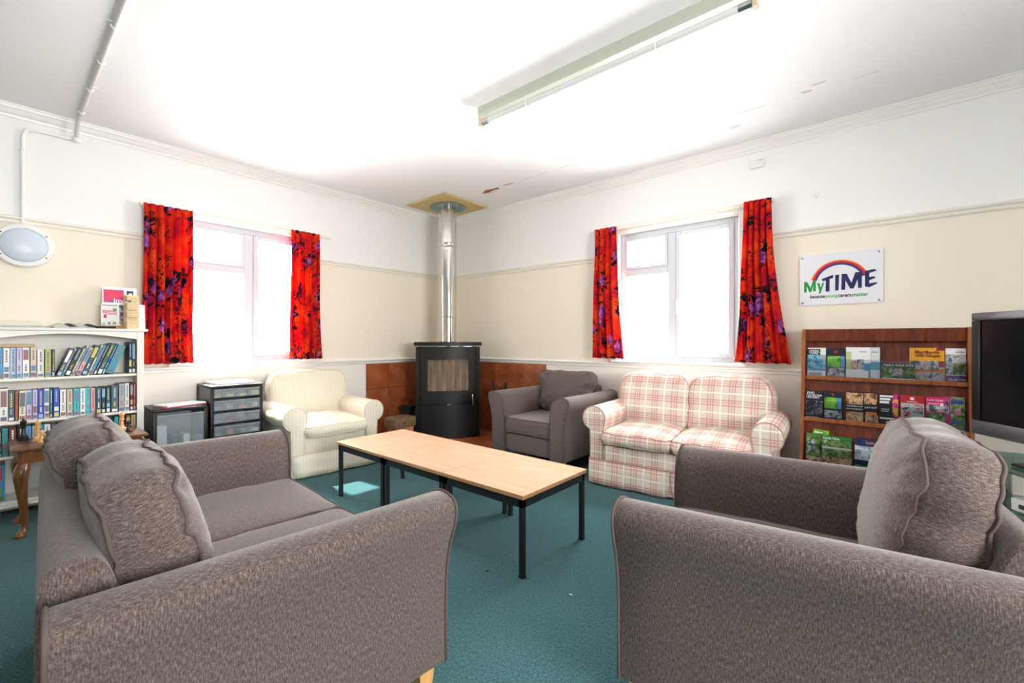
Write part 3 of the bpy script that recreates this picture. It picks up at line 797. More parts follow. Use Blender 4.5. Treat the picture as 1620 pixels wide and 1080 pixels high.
def roll_seat(name, label, cat, loc, rotz, W, D, seats, fabric, pipe, seed, loose_back, arm_top=0.63, back_top=0.84):
    """rolled-arm sofa / armchair with a valance to the floor; front towards local -y"""
    t = thing(name, label, cat, loc, rotz)
    yf, yb = -D / 2, D / 2
    rr = 0.098; ox = W / 2 - rr                      # roll radius and its axis
    inner = ox - 0.075; outer = ox + 0.035
    zc_ = arm_top - rr
    for s in (-1, 1):
        poly = [(inner, 0.19), (outer, 0.19), (outer - 0.004, 0.30), (outer + 0.0, zc_ - 0.088)]
        a0 = -62
        poly += [(ox + rr * math.cos(R(a)), zc_ + rr * math.sin(R(a))) for a in range(a0, 181, 15)]
        poly += [(inner - 0.012, zc_ - 0.06), (inner, zc_ - 0.13)]
        poly = [(p[0] * s, p[1]) for p in poly]
        mb, pl = arm_mesh(poly, yf + 0.03, yb - 0.08, 0.016)
        a = mb.build('arm', fabric, t, smooth=True, uvbox=True, ang=45)
        p = MB(); p.tube([(q[0], yf + 0.036, q[1]) for q in pl], 0.0045, 6, closed=True); p.build('piping', pipe, a, smooth=True, ang=80)
    # back frame: rounded slab
    bp = [(yb - 0.20, 0.19), (yb - 0.0, 0.19), (yb, 0.45), (yb - 0.005, back_top - 0.10), (yb - 0.03, back_top - 0.05), (yb - 0.08, back_top - 0.04), (yb - 0.14, back_top - 0.08), (yb - 0.18, 0.5)]
    bp = bp[:2] + catmull(bp[2:], 4)
    mb = MB(); mb.prism(bp, 'x', -inner - 0.015, inner + 0.015); mb.build('back_frame', fabric, t, smooth=True, uvbox=True, ang=45)
    mb = MB(); mb.rbox(-inner - 0.01, inner + 0.01, yf + 0.045, yb - 0.1, 0.17, 0.335, 0.02, 3); mb.build('seat_base', fabric, t, smooth=True, uvbox=True)
    sw = 2 * inner / seats
    yfront = yf - 0.0; yback = yb - 0.21
    for k in range(seats):
        cx = -inner + sw * (k + 0.5)
        put_cushion('seat_cushion', t, fabric, pipe, Matrix.Translation((cx, (yfront + yback) / 2, 0.395)) @ Matrix.Rotation(R(1.5), 4, 'X'), 0.0045,
                    w=sw - 0.004, h=yback - yfront, te=0.085, puff=0.05, puff2=0.018, r=0.06, n=18, band=0.022, wob=0.006, seed=seed + k, wrinkle=0.001)
        hh = back_top - 0.42
        if loose_back:
            M = Matrix.Translation((cx * 1.10, yb - 0.235, 0.41 + hh / 2)) @ Matrix.Rotation(R(90 - 11), 4, 'X')
            put_cushion('back_cushion', t, fabric, pipe, M, 0.0045, w=sw + 0.055, h=hh + 0.05, te=0.10, puff=0.07, puff2=0.03, r=0.11, n=20, band=0.03, wob=0.006, seed=seed + 5 + k, crown=0.01)
    if not loose_back:
        M = Matrix.Translation((0, yb - 0.155, 0.36 + (back_top - 0.36) / 2)) @ Matrix.Rotation(R(90 - 9), 4, 'X')
        put_cushion('backrest', t, fabric, pipe, M, 0.004, w=2 * inner + 0.16, h=back_top - 0.34, te=0.13, puff=0.035, puff2=0.01, r=0.10, n=18, band=0.03, wob=0.004, seed=seed + 5, crown=0.01)
    # valance: one panel per side of each inverted pleat, flaring a little to the floor
    def panel(p0, p1, nrm, k=8, pleat=0.0):
        m = MB(); vs = []
        p0, p1, nn = Vector(p0), Vector(p1), Vector(nrm)
        for j, (z, out) in enumerate(((0.205, 0.0), (0.13, 0.008), (0.06, 0.014), (0.012, 0.018))):
            for i in range(k + 1):
                q = p0.lerp(p1, i / k) + nn * (out + 0.004 * math.sin(i * 2.1 + seed) * j / 3)
                e = 0.012 * (j / 3) if i in (0, k) else 0
                q = q - nn * e
                if i in (0, k): q = q + (p1 - p0).normalized() * (1 if i == 0 else -1) * pleat * (j / 3) ** 1.3
                vs.append((q.x, q.y, z + 0.003 * math.sin(i * 1.3)))
        m.add(vs, [(j * (k + 1) + i, j * (k + 1) + i + 1, (j + 1) * (k + 1) + i + 1, (j + 1) * (k + 1) + i) for j in range(3) for i in range(k)])
        o = m.build('valance_panel', fabric, t, smooth=True, uvbox=True, ang=80)
        md = o.modifiers.new('thick', 'SOLIDIFY'); md.thickness = 0.005; md.offset = -1
    yy = yf + 0.026; xo = outer + 0.006
    cuts = [-xo] + [(-inner + sw * k) for k in range(1, seats)] + [xo]
    for a_, c_ in zip(cuts[:-1], cuts[1:]): panel((a_ + 0.002, yy, 0), (c_ - 0.002, yy, 0), (0, -1, 0), 10, 0.022)
    for c_ in cuts:                                      # pleat inserts behind the openings
        q = MB(); q.box(c_ - 0.04 if c_ > -xo else c_, c_ + 0.04 if c_ < xo else c_, yy + 0.006, yy + 0.012, 0.016, 0.2); q.build('pleat_insert', fabric, t, uvbox=True)
    for s in (-1, 1): panel((s * xo, yy + 0.006, 0), (s * xo, yb - 0.01, 0), (s, 0, 0))
    panel((-xo, yb - 0.004, 0), (xo, yb - 0.004, 0), (0, 1, 0))
    m = MB(); m.tube([(-xo, yy - 0.002, 0.207), (xo, yy - 0.002, 0.207)], 0.0045, 6); m.build('piping', pipe, t, smooth=True)
    m = MB(); m.box(-xo + 0.02, xo - 0.02, yy + 0.02, yb - 0.02, 0.035, 0.2); m.build('plinth', BLACKP, t)
    for sx in (-1, 1):
        for sy in (yy + 0.07, yb - 0.07):
            m = MB(); m.lathe([(0.016, 0), (0.02, 0.006), (0.02, 0.04)], 10, Matrix.Translation((sx * (xo - 0.08), sy, 0))); m.build('castor', BLACKP, t, smooth=True)
    return t
PINKPIPE = mat('rose_piping', S(190, 150, 144), 0.8)
CREAMPIPE = mat('cream_piping', S(226, 216, 190), 0.8)
roll_seat('sofa', 'cream two-seat sofa in red and white plaid under the window', 'sofa', (3.365, -0.475, 0), R(4.5), 1.42, 0.82, 2, PLAID, PINKPIPE, 60, True)
roll_seat('armchair', 'cream striped armchair with rolled arms beside the storage drawers', 'armchair', (0.495, -2.055, 0), R(86), 0.90, 0.84, 1, STRIPE, CREAMPIPE, 80, False, 0.60, 0.83)

# ------------------------------------------------------------------ three low tables in a row
def low_table(label, cx, cy, dz=0.0):
    t = thing('coffee_table', label, 'table', (cx, cy, 0), 0, 'three identical low tables pushed together')
    h = 0.41; s = 0.297
    b = MB(); b.rbox(-s, s, -s, s, h - 0.003, h, 0.001); b.build('table_top', BEECH, t)
    b = MB(); b.rbox(-s, s, -s, s, h - 0.022, h - 0.003, 0.002); b.build('edge_band', BEECH_EDGE, t)
    q = s - 0.008
    for (a0, a1, b0, b1) in ((-q, q, -q, -q + 0.025), (-q, q, q - 0.025, q), (-q, -q + 0.025, -q, q), (q - 0.025, q, -q, q)):
        b = MB(); b.rbox(a0, a1, b0, b1, h - 0.066, h - 0.0225, 0.002); b.build('apron', BLACKMET, t)
    for sx in (-1, 1):
        for sy in (-1, 1):
            b = MB(); x, y = sx * (q - 0.0135), sy * (q - 0.0135)
            b.rbox(x - 0.0135, x + 0.0135, y - 0.0135, y + 0.0135, 0.006, h - 0.022, 0.003); l = b.build('leg', BLACKMET, t)
            b = MB(); b.rbox(x - 0.015, x + 0.015, y - 0.015, y + 0.015, 0, 0.010, 0.002); b.build('foot_cap', BLACKP, l)
    return t
TY = -2.10
low_table('beech-topped low table nearest the viewer, end of the row of three', 2.964, TY)
low_table('beech-topped low table in the middle of the row of three', 2.364, TY)
low_table('beech-topped low table nearest the stove and cream armchair', 1.764, TY)

def dusty_reflection_glass():  # brownish dust film; its pale colour also stands in for reflections on the pane
    m, nt, N, L, P = new_mat('dusty_reflection_stove_glass')
    ob = N.new('ShaderNodeTexCoord').outputs['Object']
    n = noise(N, L, mapping(N, L, ob, (30, 30, 3)), 1.0, 3)
    L.new(ramp(N, L, n, [(0.3, S(112, 92, 76)), (0.6, S(168, 148, 128))]), P.inputs['Base Color']); P.inputs['Roughness'].default_value = 0.08
    t = N.new('ShaderNodeBsdfTransparent'); ms = N.new('ShaderNodeMixShader'); ms.inputs[0].default_value = 0.55
    L.new(t.outputs[0], ms.inputs[1]); L.new(P.outputs[0], ms.inputs[2]); L.new(ms.outputs[0], N['Material Output'].inputs['Surface'])
    return m
# ------------------------------------------------------------------ wood stove, flue, ceiling plate
SC = CAM + FWD * 5.32 + RGT * (-0.772)            # stove axis on the hearth
SROT = math.atan2(-(CAM.x - SC.x), (CAM.y - SC.y)) + PI   # front (-y local) towards the viewer
st = thing('wood_stove', 'black steel wood stove with glass door standing in the corner', 'stove', (SC.x, SC.y, HZ), SROT + R(2))
def dplan(wd, front, side, back, bw, k=14):
    """plan outline: bowed front, short sides, back tapering into the corner"""
    pts = [(-wd / 2 + wd * i / k, -side - (front - side) * math.sin(PI * i / k) ** 0.9) for i in range(k + 1)]
    return pts + [(wd / 2, 0.05), (bw / 2, back), (-bw / 2, back), (-wd / 2, 0.05)]
ZT = 1.10
b = MB(); b.prism(dplan(0.735, 0.275, 0.185, 0.24, 0.42), 'z', 0.0, 0.44)
b.prism(dplan(0.735, 0.225, 0.17, 0.24, 0.42)[:], 'z', 0.99, ZT - 0.055)
# firebox walls leave an opening behind the glass
b.prism([(-0.367, -0.17), (-0.29, -0.20), (-0.29, 0.10), (-0.367, 0.05)], 'z', 0.44, 0.99)
b.prism([(0.367, -0.17), (0.29, -0.20), (0.29, 0.10), (0.367, 0.05)], 'z', 0.44, 0.99)
b.prism([(-0.30, 0.10), (0.30, 0.10), (0.21, 0.24), (-0.21, 0.24)], 'z', 0.44, 0.99)
b.build('body', STOVE, st, smooth=True, ang=30)
b = MB(); b.prism(dplan(0.775, 0.285, 0.2, 0.25, 0.44), 'z', ZT - 0.042, ZT); b.build('top_plate', STOVE, st, smooth=True, ang=30)
def bow(x, front, side, wd=0.735): return -side - (front - side) * math.sin(PI * (x + wd / 2) / wd) ** 0.9
def bowed_panel(x0, x1, z0, z1, front, side, th=0.018, k=12):
    m = MB(); vs = []
    for i in range(k + 1):
        x = x0 + (x1 - x0) * i / k; y = bow(x, front, side)
        vs += [(x, y - th, z0), (x, y - th, z1), (x, y, z0), (x, y, z1)]
    fs = []
    for i in range(k):
        a, c = i * 4, i * 4 + 4
        fs += [(a, c, c + 1, a + 1), (a + 2, a + 3, c + 3, c + 2), (a, a + 2, c + 2, c), (a + 1, c + 1, c + 3, a + 3)]
    fs += [(0, 1, 3, 2), (k * 4, k * 4 + 2, k * 4 + 3, k * 4 + 1)]
    return m.add(vs, fs)
# side cheeks
for s in (-1, 1):
    x0, x1 = sorted((s * 0.367, s * 0.322)); bowed_panel(x0, x1, 0.02, ZT - 0.06, 0.275, 0.185, 0.02, 3).build('side_cheek', STOVE, st, smooth=True, ang=30)
# fire door: a frame of four bowed pieces round the glass
door = thing('fire_door', None, None); door.parent = st; 
for a in ((-0.315, 0.315, 0.90, 1.035), (-0.315, 0.315, 0.405, 0.545), (-0.315, -0.235, 0.545, 0.90), (0.235, 0.315, 0.545, 0.90)):
    bowed_panel(*a, 0.275, 0.185, 0.022, 10).build('door_frame', STOVE, door, smooth=True, ang=30)
bowed_panel(-0.235, 0.235, 0.545, 0.90, 0.268, 0.185, 0.006, 10).build('glass', dusty_reflection_glass(), door, smooth=True, ang=30)
h = MB(); h.tube([(0.275, bow(0.275, 0.275, 0.185) - 0.045, 0.50), (0.279, bow(0.275, 0.275, 0.185) - 0.055, 0.43), (0.283, bow(0.275, 0.275, 0.185) - 0.05, 0.37)], [0.009, 0.011, 0.010], 10)
h.tube([(0.279, bow(0.275, 0.275, 0.185) - 0.05, 0.42), (0.272, bow(0.275, 0.275, 0.185) + 0.0, 0.42)], 0.006, 8)
h.build('handle', CHROME, door, smooth=True)
b = MB(); b.box(-0.286, 0.286, 0.080, 0.098, 0.445, 0.985); b.box(-0.289, -0.275, -0.17, 0.08, 0.445, 0.985); b.box(0.275, 0.289, -0.17, 0.08, 0.445, 0.985); b.box(-0.28, 0.28, -0.18, 0.08, 0.441, 0.455)
b.build('fire_bricks', STOVEIN, st)
for k in range(4):
    b = MB(); b.box(-0.2 + k * 0.11, -0.13 + k * 0.11, 0.072, 0.0805, 0.66, 0.672); b.build('air_slot', BLACKP, st)
bowed_panel(-0.315, 0.315, 0.025, 0.385, 0.275, 0.185, 0.018, 12).build('log_drawer', STOVE, st, smooth=True, ang=30)
b = MB(); b.rbox(-0.02, 0.02, bow(0, 0.275, 0.185) - 0.03, bow(0, 0.275, 0.185) - 0.004, 0.387, 0.401, 0.003); b.build('air_lever', CHROME, st)
for k in range(4):
    b = MB(); b.box(-0.27 + 0.145 * k, -0.17 + 0.145 * k, -0.235, -0.10, ZT - 0.052, ZT - 0.045); b.build('top_vent', CHROME, st)
fl = thing('flue_pipe', 'polished steel flue pipe rising from the stove to the ceiling', 'flue pipe', (SC.x, SC.y, HZ + ZT))
FT = HC - 0.035 - HZ - ZT
for z0, z1 in ((0.0, 0.30), (0.302, 1.15), (1.152, FT)):
    m = MB(); m.lathe([(0.100, z0), (0.105, z0 + 0.004), (0.105, z1 - 0.004), (0.100, z1)], 36); m.build('pipe_section', STEEL, fl, smooth=True)
for z0, z1 in ((0.285, 0.305), (1.12, 1.175)):
    m = MB(); m.lathe([(0.1052, z0), (0.109, z0 + 0.004), (0.107, z0 + 0.008), (0.107, z1 - 0.008), (0.109, z1 - 0.004), (0.1052, z1)], 36); m.build('locking_band', STEEL, fl, smooth=True)
m = MB(); m.lathe([(0.107, FT - 0.004), (0.205, FT - 0.004), (0.205, FT + 0.004), (0.107, FT + 0.010)], 36); m.build('ceiling_collar', mat('grey_green_plate', S(122, 148, 148), 0.4, 0.3), fl, smooth=True)
pl = MB(); pl.rbox(-0.34, 0.34, -0.34, 0.34, -0.022, 0, 0.002)
tag(pl.build('ceiling_board', mat('bare_yellow_board', S(206, 186, 134), 0.8, vary=0.06, scale=6), None, (SC.x + 0.0, SC.y + 0.0, HC)), 'square bare yellow board fixed to the ceiling around the flue', 'board')

# timber blocks and hearth tools beside the stove
def chunk(name, label, px, py, z, size, rz, m, hz=HZ):
    p = atz(px, py, z)
    t = MB(); a, bb, c = size; t.rbox(-a / 2, a / 2, -bb / 2, bb / 2, 0, c, 0.006, 2)
    o = t.build(name, m, None, (p.x, p.y, z), (0, 0, rz), smooth=True); return o
p0 = Vector((0.45, -1.13, HZ))
def block(name, label, cat, dx, dy, z, size, rz, m, nail=False):
    o = thing(name, label, cat, (p0.x + dx, p0.y + dy, z), rz, 'timber stacked on the hearth')
    a, bb, c = size; t = MB(); t.rbox(-a / 2, a / 2, -bb / 2, bb / 2, 0, c, 0.007, 2); t.build('timber', m, o, smooth=True)
    if nail:
        t = MB(); t.lathe([(0.012, 0), (0.012, 0.004), (0.006, 0.006)], 10, Matrix.Translation((a / 2 - 0.001, -0.03, c / 2)) @ Matrix.Rotation(R(90), 4, 'Y')); t.build('bolt_head', CHROME, o)
    return o
block('firewood_block', 'split orange log on the hearth nearest the cream armchair', 'firewood', 0.04, -0.062, HZ, (0.16, 0.11, 0.165), 0.1, LOGWOOD)
block('firewood_block', 'split orange log on the hearth under the timber offcut, nearer the stove', 'firewood', 0.04, 0.065, HZ, (0.15, 0.11, 0.165), -0.1, LOGWOOD)
block('timber_offcut', 'thick weathered timber offcut with a bolt lying on two logs', 'timber', 0.03, 0.0, HZ + 0.1655, (0.20, 0.28, 0.11), 0.05, OLDWOOD, True)
block('timber_offcut', 'flat weathered board lying on the hearth behind the logs', 'timber', -0.20, 0.10, HZ, (0.24, 0.10, 0.035), 0.4, OLDWOOD)
block('timber_offcut', 'short weathered offcut resting on the flat board near the stove', 'timber', -0.21, 0.10, HZ + 0.0355, (0.16, 0.07, 0.06), 0.2, OLDWOOD)
# companion set right of the stove
tp = Vector((1.17, -0.22, HZ))
ts = thing('fireside_tool_stand', 'small black fireside tool stand right of the stove', 'fireside tools', tp)
m = MB(); m.lathe([(0.085, 0), (0.085, 0.012), (0.05, 0.02), (0.012, 0.025)], 20); m.build('base', BLACKMET, ts, smooth=True)
m = MB(); m.tube([(0, 0, 0.02), (0, 0, 0.56)], 0.008, 8); m.tube([(-0.05, 0, 0.56), (0, 0, 0.565), (0.05, 0, 0.56)], 0.006, 8); m.build('stem', BLACKMET, ts, smooth=True)
for dx, tilt, nm in ((-0.05, -0.10, 'poker'), (0.05, 0.05, 'brush')):
    m = MB(); x0 = dx; m.tube([(x0 * 1.1 , -0.016, 0.08), (x0 + tilt * 0.45, -0.016, 0.52)], 0.006, 8); m.tube([(x0 + tilt * 0.45, -0.016, 0.52), (x0 + tilt * 0.65, -0.016, 0.64)], [0.012, 0.014], 8)
    if nm == 'brush': m.lathe([(0.02, 0.05), (0.03, 0.03), (0.026, 0.12), (0.01, 0.14)], 10, Matrix.Translation((x0 * 1.1, -0.03, 0)))
    m.build(nm, BLACKMET, ts, smooth=True)
# coal hod left of the stove
hd = thing('coal_hod', 'dark metal coal hod with handle half hidden left of the stove', 'coal hod', (0.17, -0.80, HZ), R(30))
m = MB(); m.lathe([(0.055, 0), (0.06, 0.01), (0.075, 0.25), (0.092, 0.33), (0.086, 0.33), (0.07, 0.25), (0.053, 0.015)], 20); m.build('bucket', BLACKMET, hd, smooth=True)
m = MB(); m.tube([(-0.09 * math.cos(R(a)), 0.02, 0.33 + 0.09 * math.sin(R(a))) for a in range(0, 181, 15)], 0.005, 6); m.build('handle', BLACKMET, hd, smooth=True)
m = MB(); m.rbox(-0.05, 0.05, -0.035, 0.035, 0, 0.004, 0.001)
tag(m.build('fire_lighter_packet', PAPER, None, (1.40, -0.55, HZ + 0.001), (0, 0, 0.3)), 'small white packet lying on the hearth by the armchair', 'packet')

# ------------------------------------------------------------------ ceiling batten light and conduit
bl = thing('batten_light', 'long white fluorescent batten light fixed to the ceiling', 'ceiling light', (3.30, -1.85, HC))
hl = 0.86
b = MB(); b.prism([(-0.034, 0), (0.034, 0), (0.034, -0.045), (0.022, -0.062), (-0.022, -0.062), (-0.034, -0.045)], 'x', -hl, hl); b.build('housing', mat('grey_white_enamel', S(192, 196, 182), 0.35), bl)
b = MB(); b.tube([(-hl + 0.02, 0, -0.098), (hl - 0.02, 0, -0.098)], 0.019, 14); b.build('tube', mat('white_tube_glass', S(222, 224, 224), 0.2), bl, smooth=True)
for s in (-1, 1):
    b = MB(); b.rbox(s * hl - 0.012, s * hl + 0.012, -0.02, 0.02, -0.122, -0.05, 0.004); b.build('lamp_holder', mat('aged_plastic', S(206, 190, 160), 0.5), bl)
    b = MB(); b.tube([(s * (hl - 0.015), 0, -0.098), (s * (hl - 0.07), 0, -0.098)], 0.0195, 14); b.build('end_cap', CHROME, bl, smooth=True)
for x in (-0.45, 0.4):
    b = MB(); b.tube([(x, 0.02 * math.cos(R(a)), -0.098 + 0.0215 * math.sin(R(a))) for a in range(-220, 41, 20)], 0.003, 6); b.build('tube_clip', WHITEP, bl)
cp = thing('conduit_pipe', 'white painted conduit pipe running up the left wall and over the ceiling', 'conduit pipe')
yv = atx(36, 300, 0.02).y; yc = atx(121, 215, 0.03).y
zt = atx(60, 207, 0.02).z; c0_z = atx(38, 388, 0.03).z
pts = [(0.018, yv, c0_z + 0.155), (0.018, yv, zt - 0.06), (0.018, yv + 0.016, zt - 0.018), (0.018, yv + 0.06, zt)] + [(0.018, yc - 0.03, zt), (0.018, yc, zt)]
m = MB(); m.tube(pts, 0.0115, 12); m.build('wall_pipe', TRIM, cp, smooth=True)
m = MB(); m.tube([(0.018, yc, zt), (0.05, yc, zt + 0.02), (0.10, yc, HC - 0.045), (0.13, yc, HC - 0.019), (0.2, yc, HC - 0.017), (RX - 0.1, yc, HC - 0.017)], 0.0125, 12); m.build('ceiling_pipe', mat('grey_white_pipe', S(214, 212, 208), 0.4), cp, smooth=True)
m = MB(); m.lathe([(0.022, -0.02), (0.024, -0.015), (0.024, 0.015), (0.022, 0.02)], 14, Matrix.Translation((0.03, yc, zt + 0.004))); m.build('junction_box', TRIM, cp, smooth=True)
for x in (0.32, 0.75, 1.18, 1.62):
    m = MB(); m.tube([(x, yc + 0.0155 * math.cos(R(a)), HC - 0.017 + 0.0155 * math.sin(R(a))) for a in range(170, 371, 20)], 0.004, 6); m.rbox(x - 0.008, x + 0.008, yc - 0.034, yc + 0.034, HC - 0.004, HC - 0.0002, 0.001); m.build('saddle_clip', TRIM, cp)
for z in (zt - 0.16, zt - 0.5):
    m = MB(); m.tube([(0.018 + 0.015 * math.sin(R(a)), yv + 0.015 * math.cos(R(a)), z) for a in range(0, 181, 20)], 0.004, 6); m.rbox(0.0002, 0.004, yv - 0.032, yv + 0.032, z - 0.008, z + 0.008, 0.001); m.build('saddle_clip', TRIM, cp)
# bulkhead lamp on the left wall
c0 = atx(38, 388, 0.03)
bk = thing('bulkhead_lamp', 'round white bulkhead lamp with pale blue diffuser on the left wall', 'wall lamp', (0.0, c0.y, c0.z))
RM = Matrix.Rotation(R(90), 4, 'Y')
m = MB(); m.lathe([(0.150, 0.0), (0.153, 0.012), (0.150, 0.034), (0.142, 0.042), (0.118, 0.046), (0.116, 0.040)], 40, RM); m.build('rim', WHITEP, bk, smooth=True)
m = MB(); m.lathe([(0.117, 0.040), (0.112, 0.052), (0.09, 0.064), (0.05, 0.072), (0.005, 0.075)], 40, RM); m.build('diffuser', mat('pale_blue_diffuser', S(206, 217, 230), 0.35), bk, smooth=True)
for a in (35, 145, 215, 325):
    m = MB(); m.lathe([(0.005, 0.042), (0.005, 0.047), (0.002, 0.048)], 8, Matrix.Translation((0, 0.131 * math.cos(R(a)), 0.131 * math.sin(R(a)))) @ RM); m.build('screw', mat('dull_zinc', S(110, 110, 108), 0.5, 0.8), bk)

# ------------------------------------------------------------------ peeling paint on the ceiling joint
PEEL = mat('bare_red_brown_board', S(160, 104, 72), 0.9, vary=0.3, scale=40); FLAKE = mat('lifted_paint_flake', S(226, 222, 214), 0.8); CRACK = mat('paint_crack', S(206, 198, 190), 0.9)
pk = thing('peeling_patch', 'red-brown patch of peeling paint on the ceiling near the flue', 'peeling paint', (1.30, -0.59, HC)); pk['kind'] = 'structure'
def blob(pts, z0, z1, m, nm, par):
    mb = MB(); mb.prism(catmull(pts, 4, True), 'z', z0, z1); return mb.build(nm, m, par)
blob([(-0.10, 0.03), (-0.03, 0.05), (0.06, 0.025), (0.13, 0.03), (0.16, 0.0), (0.08, -0.01), (0.0, -0.025), (-0.06, 0.0)], -0.0015, 0, PEEL, 'bare_patch', pk)
blob([(-0.04, 0.05), (0.05, 0.03), (0.10, 0.035), (0.06, 0.05), (0.0, 0.065)], -0.012, -0.008, FLAKE, 'paint_flake', pk)
k = 0
for (x, y, l, wd, a) in ((1.60, -0.60, 0.07, 0.012, 0.1), (1.85, -0.60, 0.08, 0.004, 0.02), (2.05, -0.61, 0.07, 0.004, -0.03), (2.35, -0.615, 0.12, 0.005, 0.0), (2.6, -0.62, 0.06, 0.004, 0.05), (3.85, -0.62, 0.12, 0.004, 0.02), (4.2, -0.64, 0.035, 0.018, 0.3), (4.27, -0.70, 0.045, 0.012, 0.0), (4.5, -0.62, 0.08, 0.004, 0.0), (3.72, -0.42, 0.04, 0.014, 0.1)):
    o = MB(); o.prism([(-l, 0), (-l * 0.3, wd), (l, wd * 0.3), (l * 0.9, -wd * 0.5), (-l * 0.2, -wd * 0.4)], 'z', -0.001, 0)
    o.build('paint_crack', PEEL if k == 0 else CRACK, pk, (x - 1.30, y + 0.59, 0), (0, 0, a)); k += 1

# ------------------------------------------------------------------ small wall fittings
p = aty(1199, 260, 0)
sn = thing('wall_sensor', 'small white box sensor high on the right wall', 'sensor', (p.x, 0, p.z))
m = MB(); m.rbox(-0.048, 0.048, -0.032, -0.0, -0.034, 0.036, 0.008, 2); m.build('case', WHITEP, sn, smooth=True)
m = MB(); m.rbox(0.012, 0.034, -0.0345, -0.031, 0.014, 0.026, 0.001); m.build('test_button', flat(196, 196, 196), sn)
p = aty(1292, 308, 0)
hk = thing('wall_hook', 'small white hook on the right wall above the picture rail', 'hook', (p.x, 0, p.z))
m = MB(); m.rbox(-0.012, 0.012, -0.005, 0, -0.025, 0.035, 0.003); m.build('plate', WHITEP, hk)
m = MB(); m.tube([(0, -0.004, 0.0), (0, -0.012, -0.02), (0, -0.028, -0.026), (0, -0.036, -0.012)], 0.004, 6); m.build('hook', WHITEP, hk)

# ------------------------------------------------------------------ wall sign
a_, c_ = aty(1265, 450, 0), aty(1397, 450, 0)
SX0, SX1, SZ0, SZ1 = a_.x, c_.x, 1.432, 1.815
sg = thing('wall_sign', 'white wall sign with a rainbow and the words MyTIME', 'sign', ((SX0 + SX1) / 2, 0, SZ0))
sw_, sh_ = SX1 - SX0, SZ1 - SZ0
m = MB(); m.rbox(-sw_ / 2, sw_ / 2, -0.010, -0.004, 0, sh_, 0.001); m.build('board', mat('sign_white', S(232, 233, 240), 0.3), sg)
for sx in (-1, 1):
    for z in (0.02, sh_ - 0.02):
        m = MB(); m.lathe([(0.009, 0), (0.009, 0.008), (0.004, 0.010)], 12, Matrix.Translation((sx * (sw_ / 2 - 0.02), -0.0038, z)) @ Matrix.Rotation(R(90), 4, 'X')); m.build('fixing_cap', CHROME, sg, smooth=True)
# sign artwork: u,v are fractions of the board
def SP(u, v): return ((u - 0.5) * sw_, v * sh_)
GREEN, NAVY = flat(30, 150, 70), flat(30, 34, 88)
def sign_poly(pts, m_, nm='lettering', d=0.0108):
    mb = MB(); mb.prism([SP(*q) for q in pts], 'y', -d, -0.0098); return mb.build(nm, m_, sg)
cols = [flat(240, 150, 60), flat(226, 70, 40), flat(206, 30, 50), flat(150, 30, 90), flat(60, 40, 130), flat(20, 70, 110)]
for i, cm_ in enumerate(cols):
    ro, ri = 1.0 - i * 0.034, 1.0 - (i + 1) * 0.034
    mb = MB(); pts = []
    for a in range(20, 166, 5): pts.append(SP(0.500 + 0.360 * ro * math.cos(R(a)), 0.375 + 0.480 * ro * math.sin(R(a)) * 1.0 + 0.0))
    for a in range(165, 19, -5): pts.append(SP(0.500 + 0.360 * ri * math.cos(R(a)), 0.375 + 0.480 * ri * math.sin(R(a))))
    n = len(pts) // 2
    vs = [(q[0], -0.0105, q[1]) for q in pts]
    mb.add(vs, [(j, j + 1, len(pts) - 2 - j, len(pts) - 1 - j) for j in range(n - 1)]); mb.build('rainbow_band', cm_, sg)
sign_poly([(0.285, 0.505), (0.425, 0.575), (0.430, 0.515), (0.385, 0.495), (0.383, 0.255), (0.335, 0.255), (0.338, 0.475), (0.300, 0.460)], NAVY)      # T
sign_poly([(0.452, 0.565), (0.500, 0.570), (0.492, 0.265), (0.452, 0.265)], NAVY)                                                                 # I
sign_poly([(0.525, 0.270), (0.530, 0.580), (0.590, 0.575), (0.645, 0.395), (0.690, 0.590), (0.765, 0.590), (0.765, 0.290), (0.722, 0.290), (0.716, 0.455), (0.672, 0.285), (0.630, 0.285), (0.575, 0.450), (0.572, 0.270)], NAVY)   # M
sign_poly([(0.800, 0.600), (0.905, 0.625), (0.935, 0.590), (0.850, 0.555), (0.848, 0.480), (0.905, 0.490), (0.915, 0.455), (0.848, 0.420), (0.848, 0.365), (0.935, 0.375), (0.935, 0.350), (0.850, 0.290), (0.800, 0.310)], NAVY)   # E
sign_poly([(0.062, 0.260), (0.062, 0.470), (0.100, 0.470), (0.145, 0.345), (0.178, 0.490), (0.212, 0.495), (0.212, 0.275), (0.178, 0.275), (0.180, 0.400), (0.155, 0.262), (0.130, 0.262), (0.095, 0.385), (0.095, 0.260)], GREEN)   # M
sign_poly([(0.228, 0.430), (0.258, 0.430), (0.275, 0.340), (0.296, 0.435), (0.318, 0.435), (0.272, 0.225), (0.245, 0.225), (0.258, 0.275)], GREEN)   # y
u0 = 0.135
for wd, cm_, wid in (('because', flat(60, 52, 66), 0.195), ('young', flat(110, 190, 110), 0.155), ('carers', flat(60, 52, 66), 0.160), ('matter', flat(70, 160, 84), 0.195)):
    q = SP(u0 + wid / 2, 0.165)
    o = text_mesh(wd, 0.036, cm_, sg, Matrix.Translation((q[0], -0.0103, q[1])) @ Matrix.Rotation(R(90), 4, 'X'), bold=0.0011)
    wx = max(v.co.x for v in o.data.vertices) - min(v.co.x for v in o.data.vertices)
    o.data.transform(Matrix.Diagonal((wid * sw_ * 0.97 / wx, 1, 1, 1))); u0 += wid

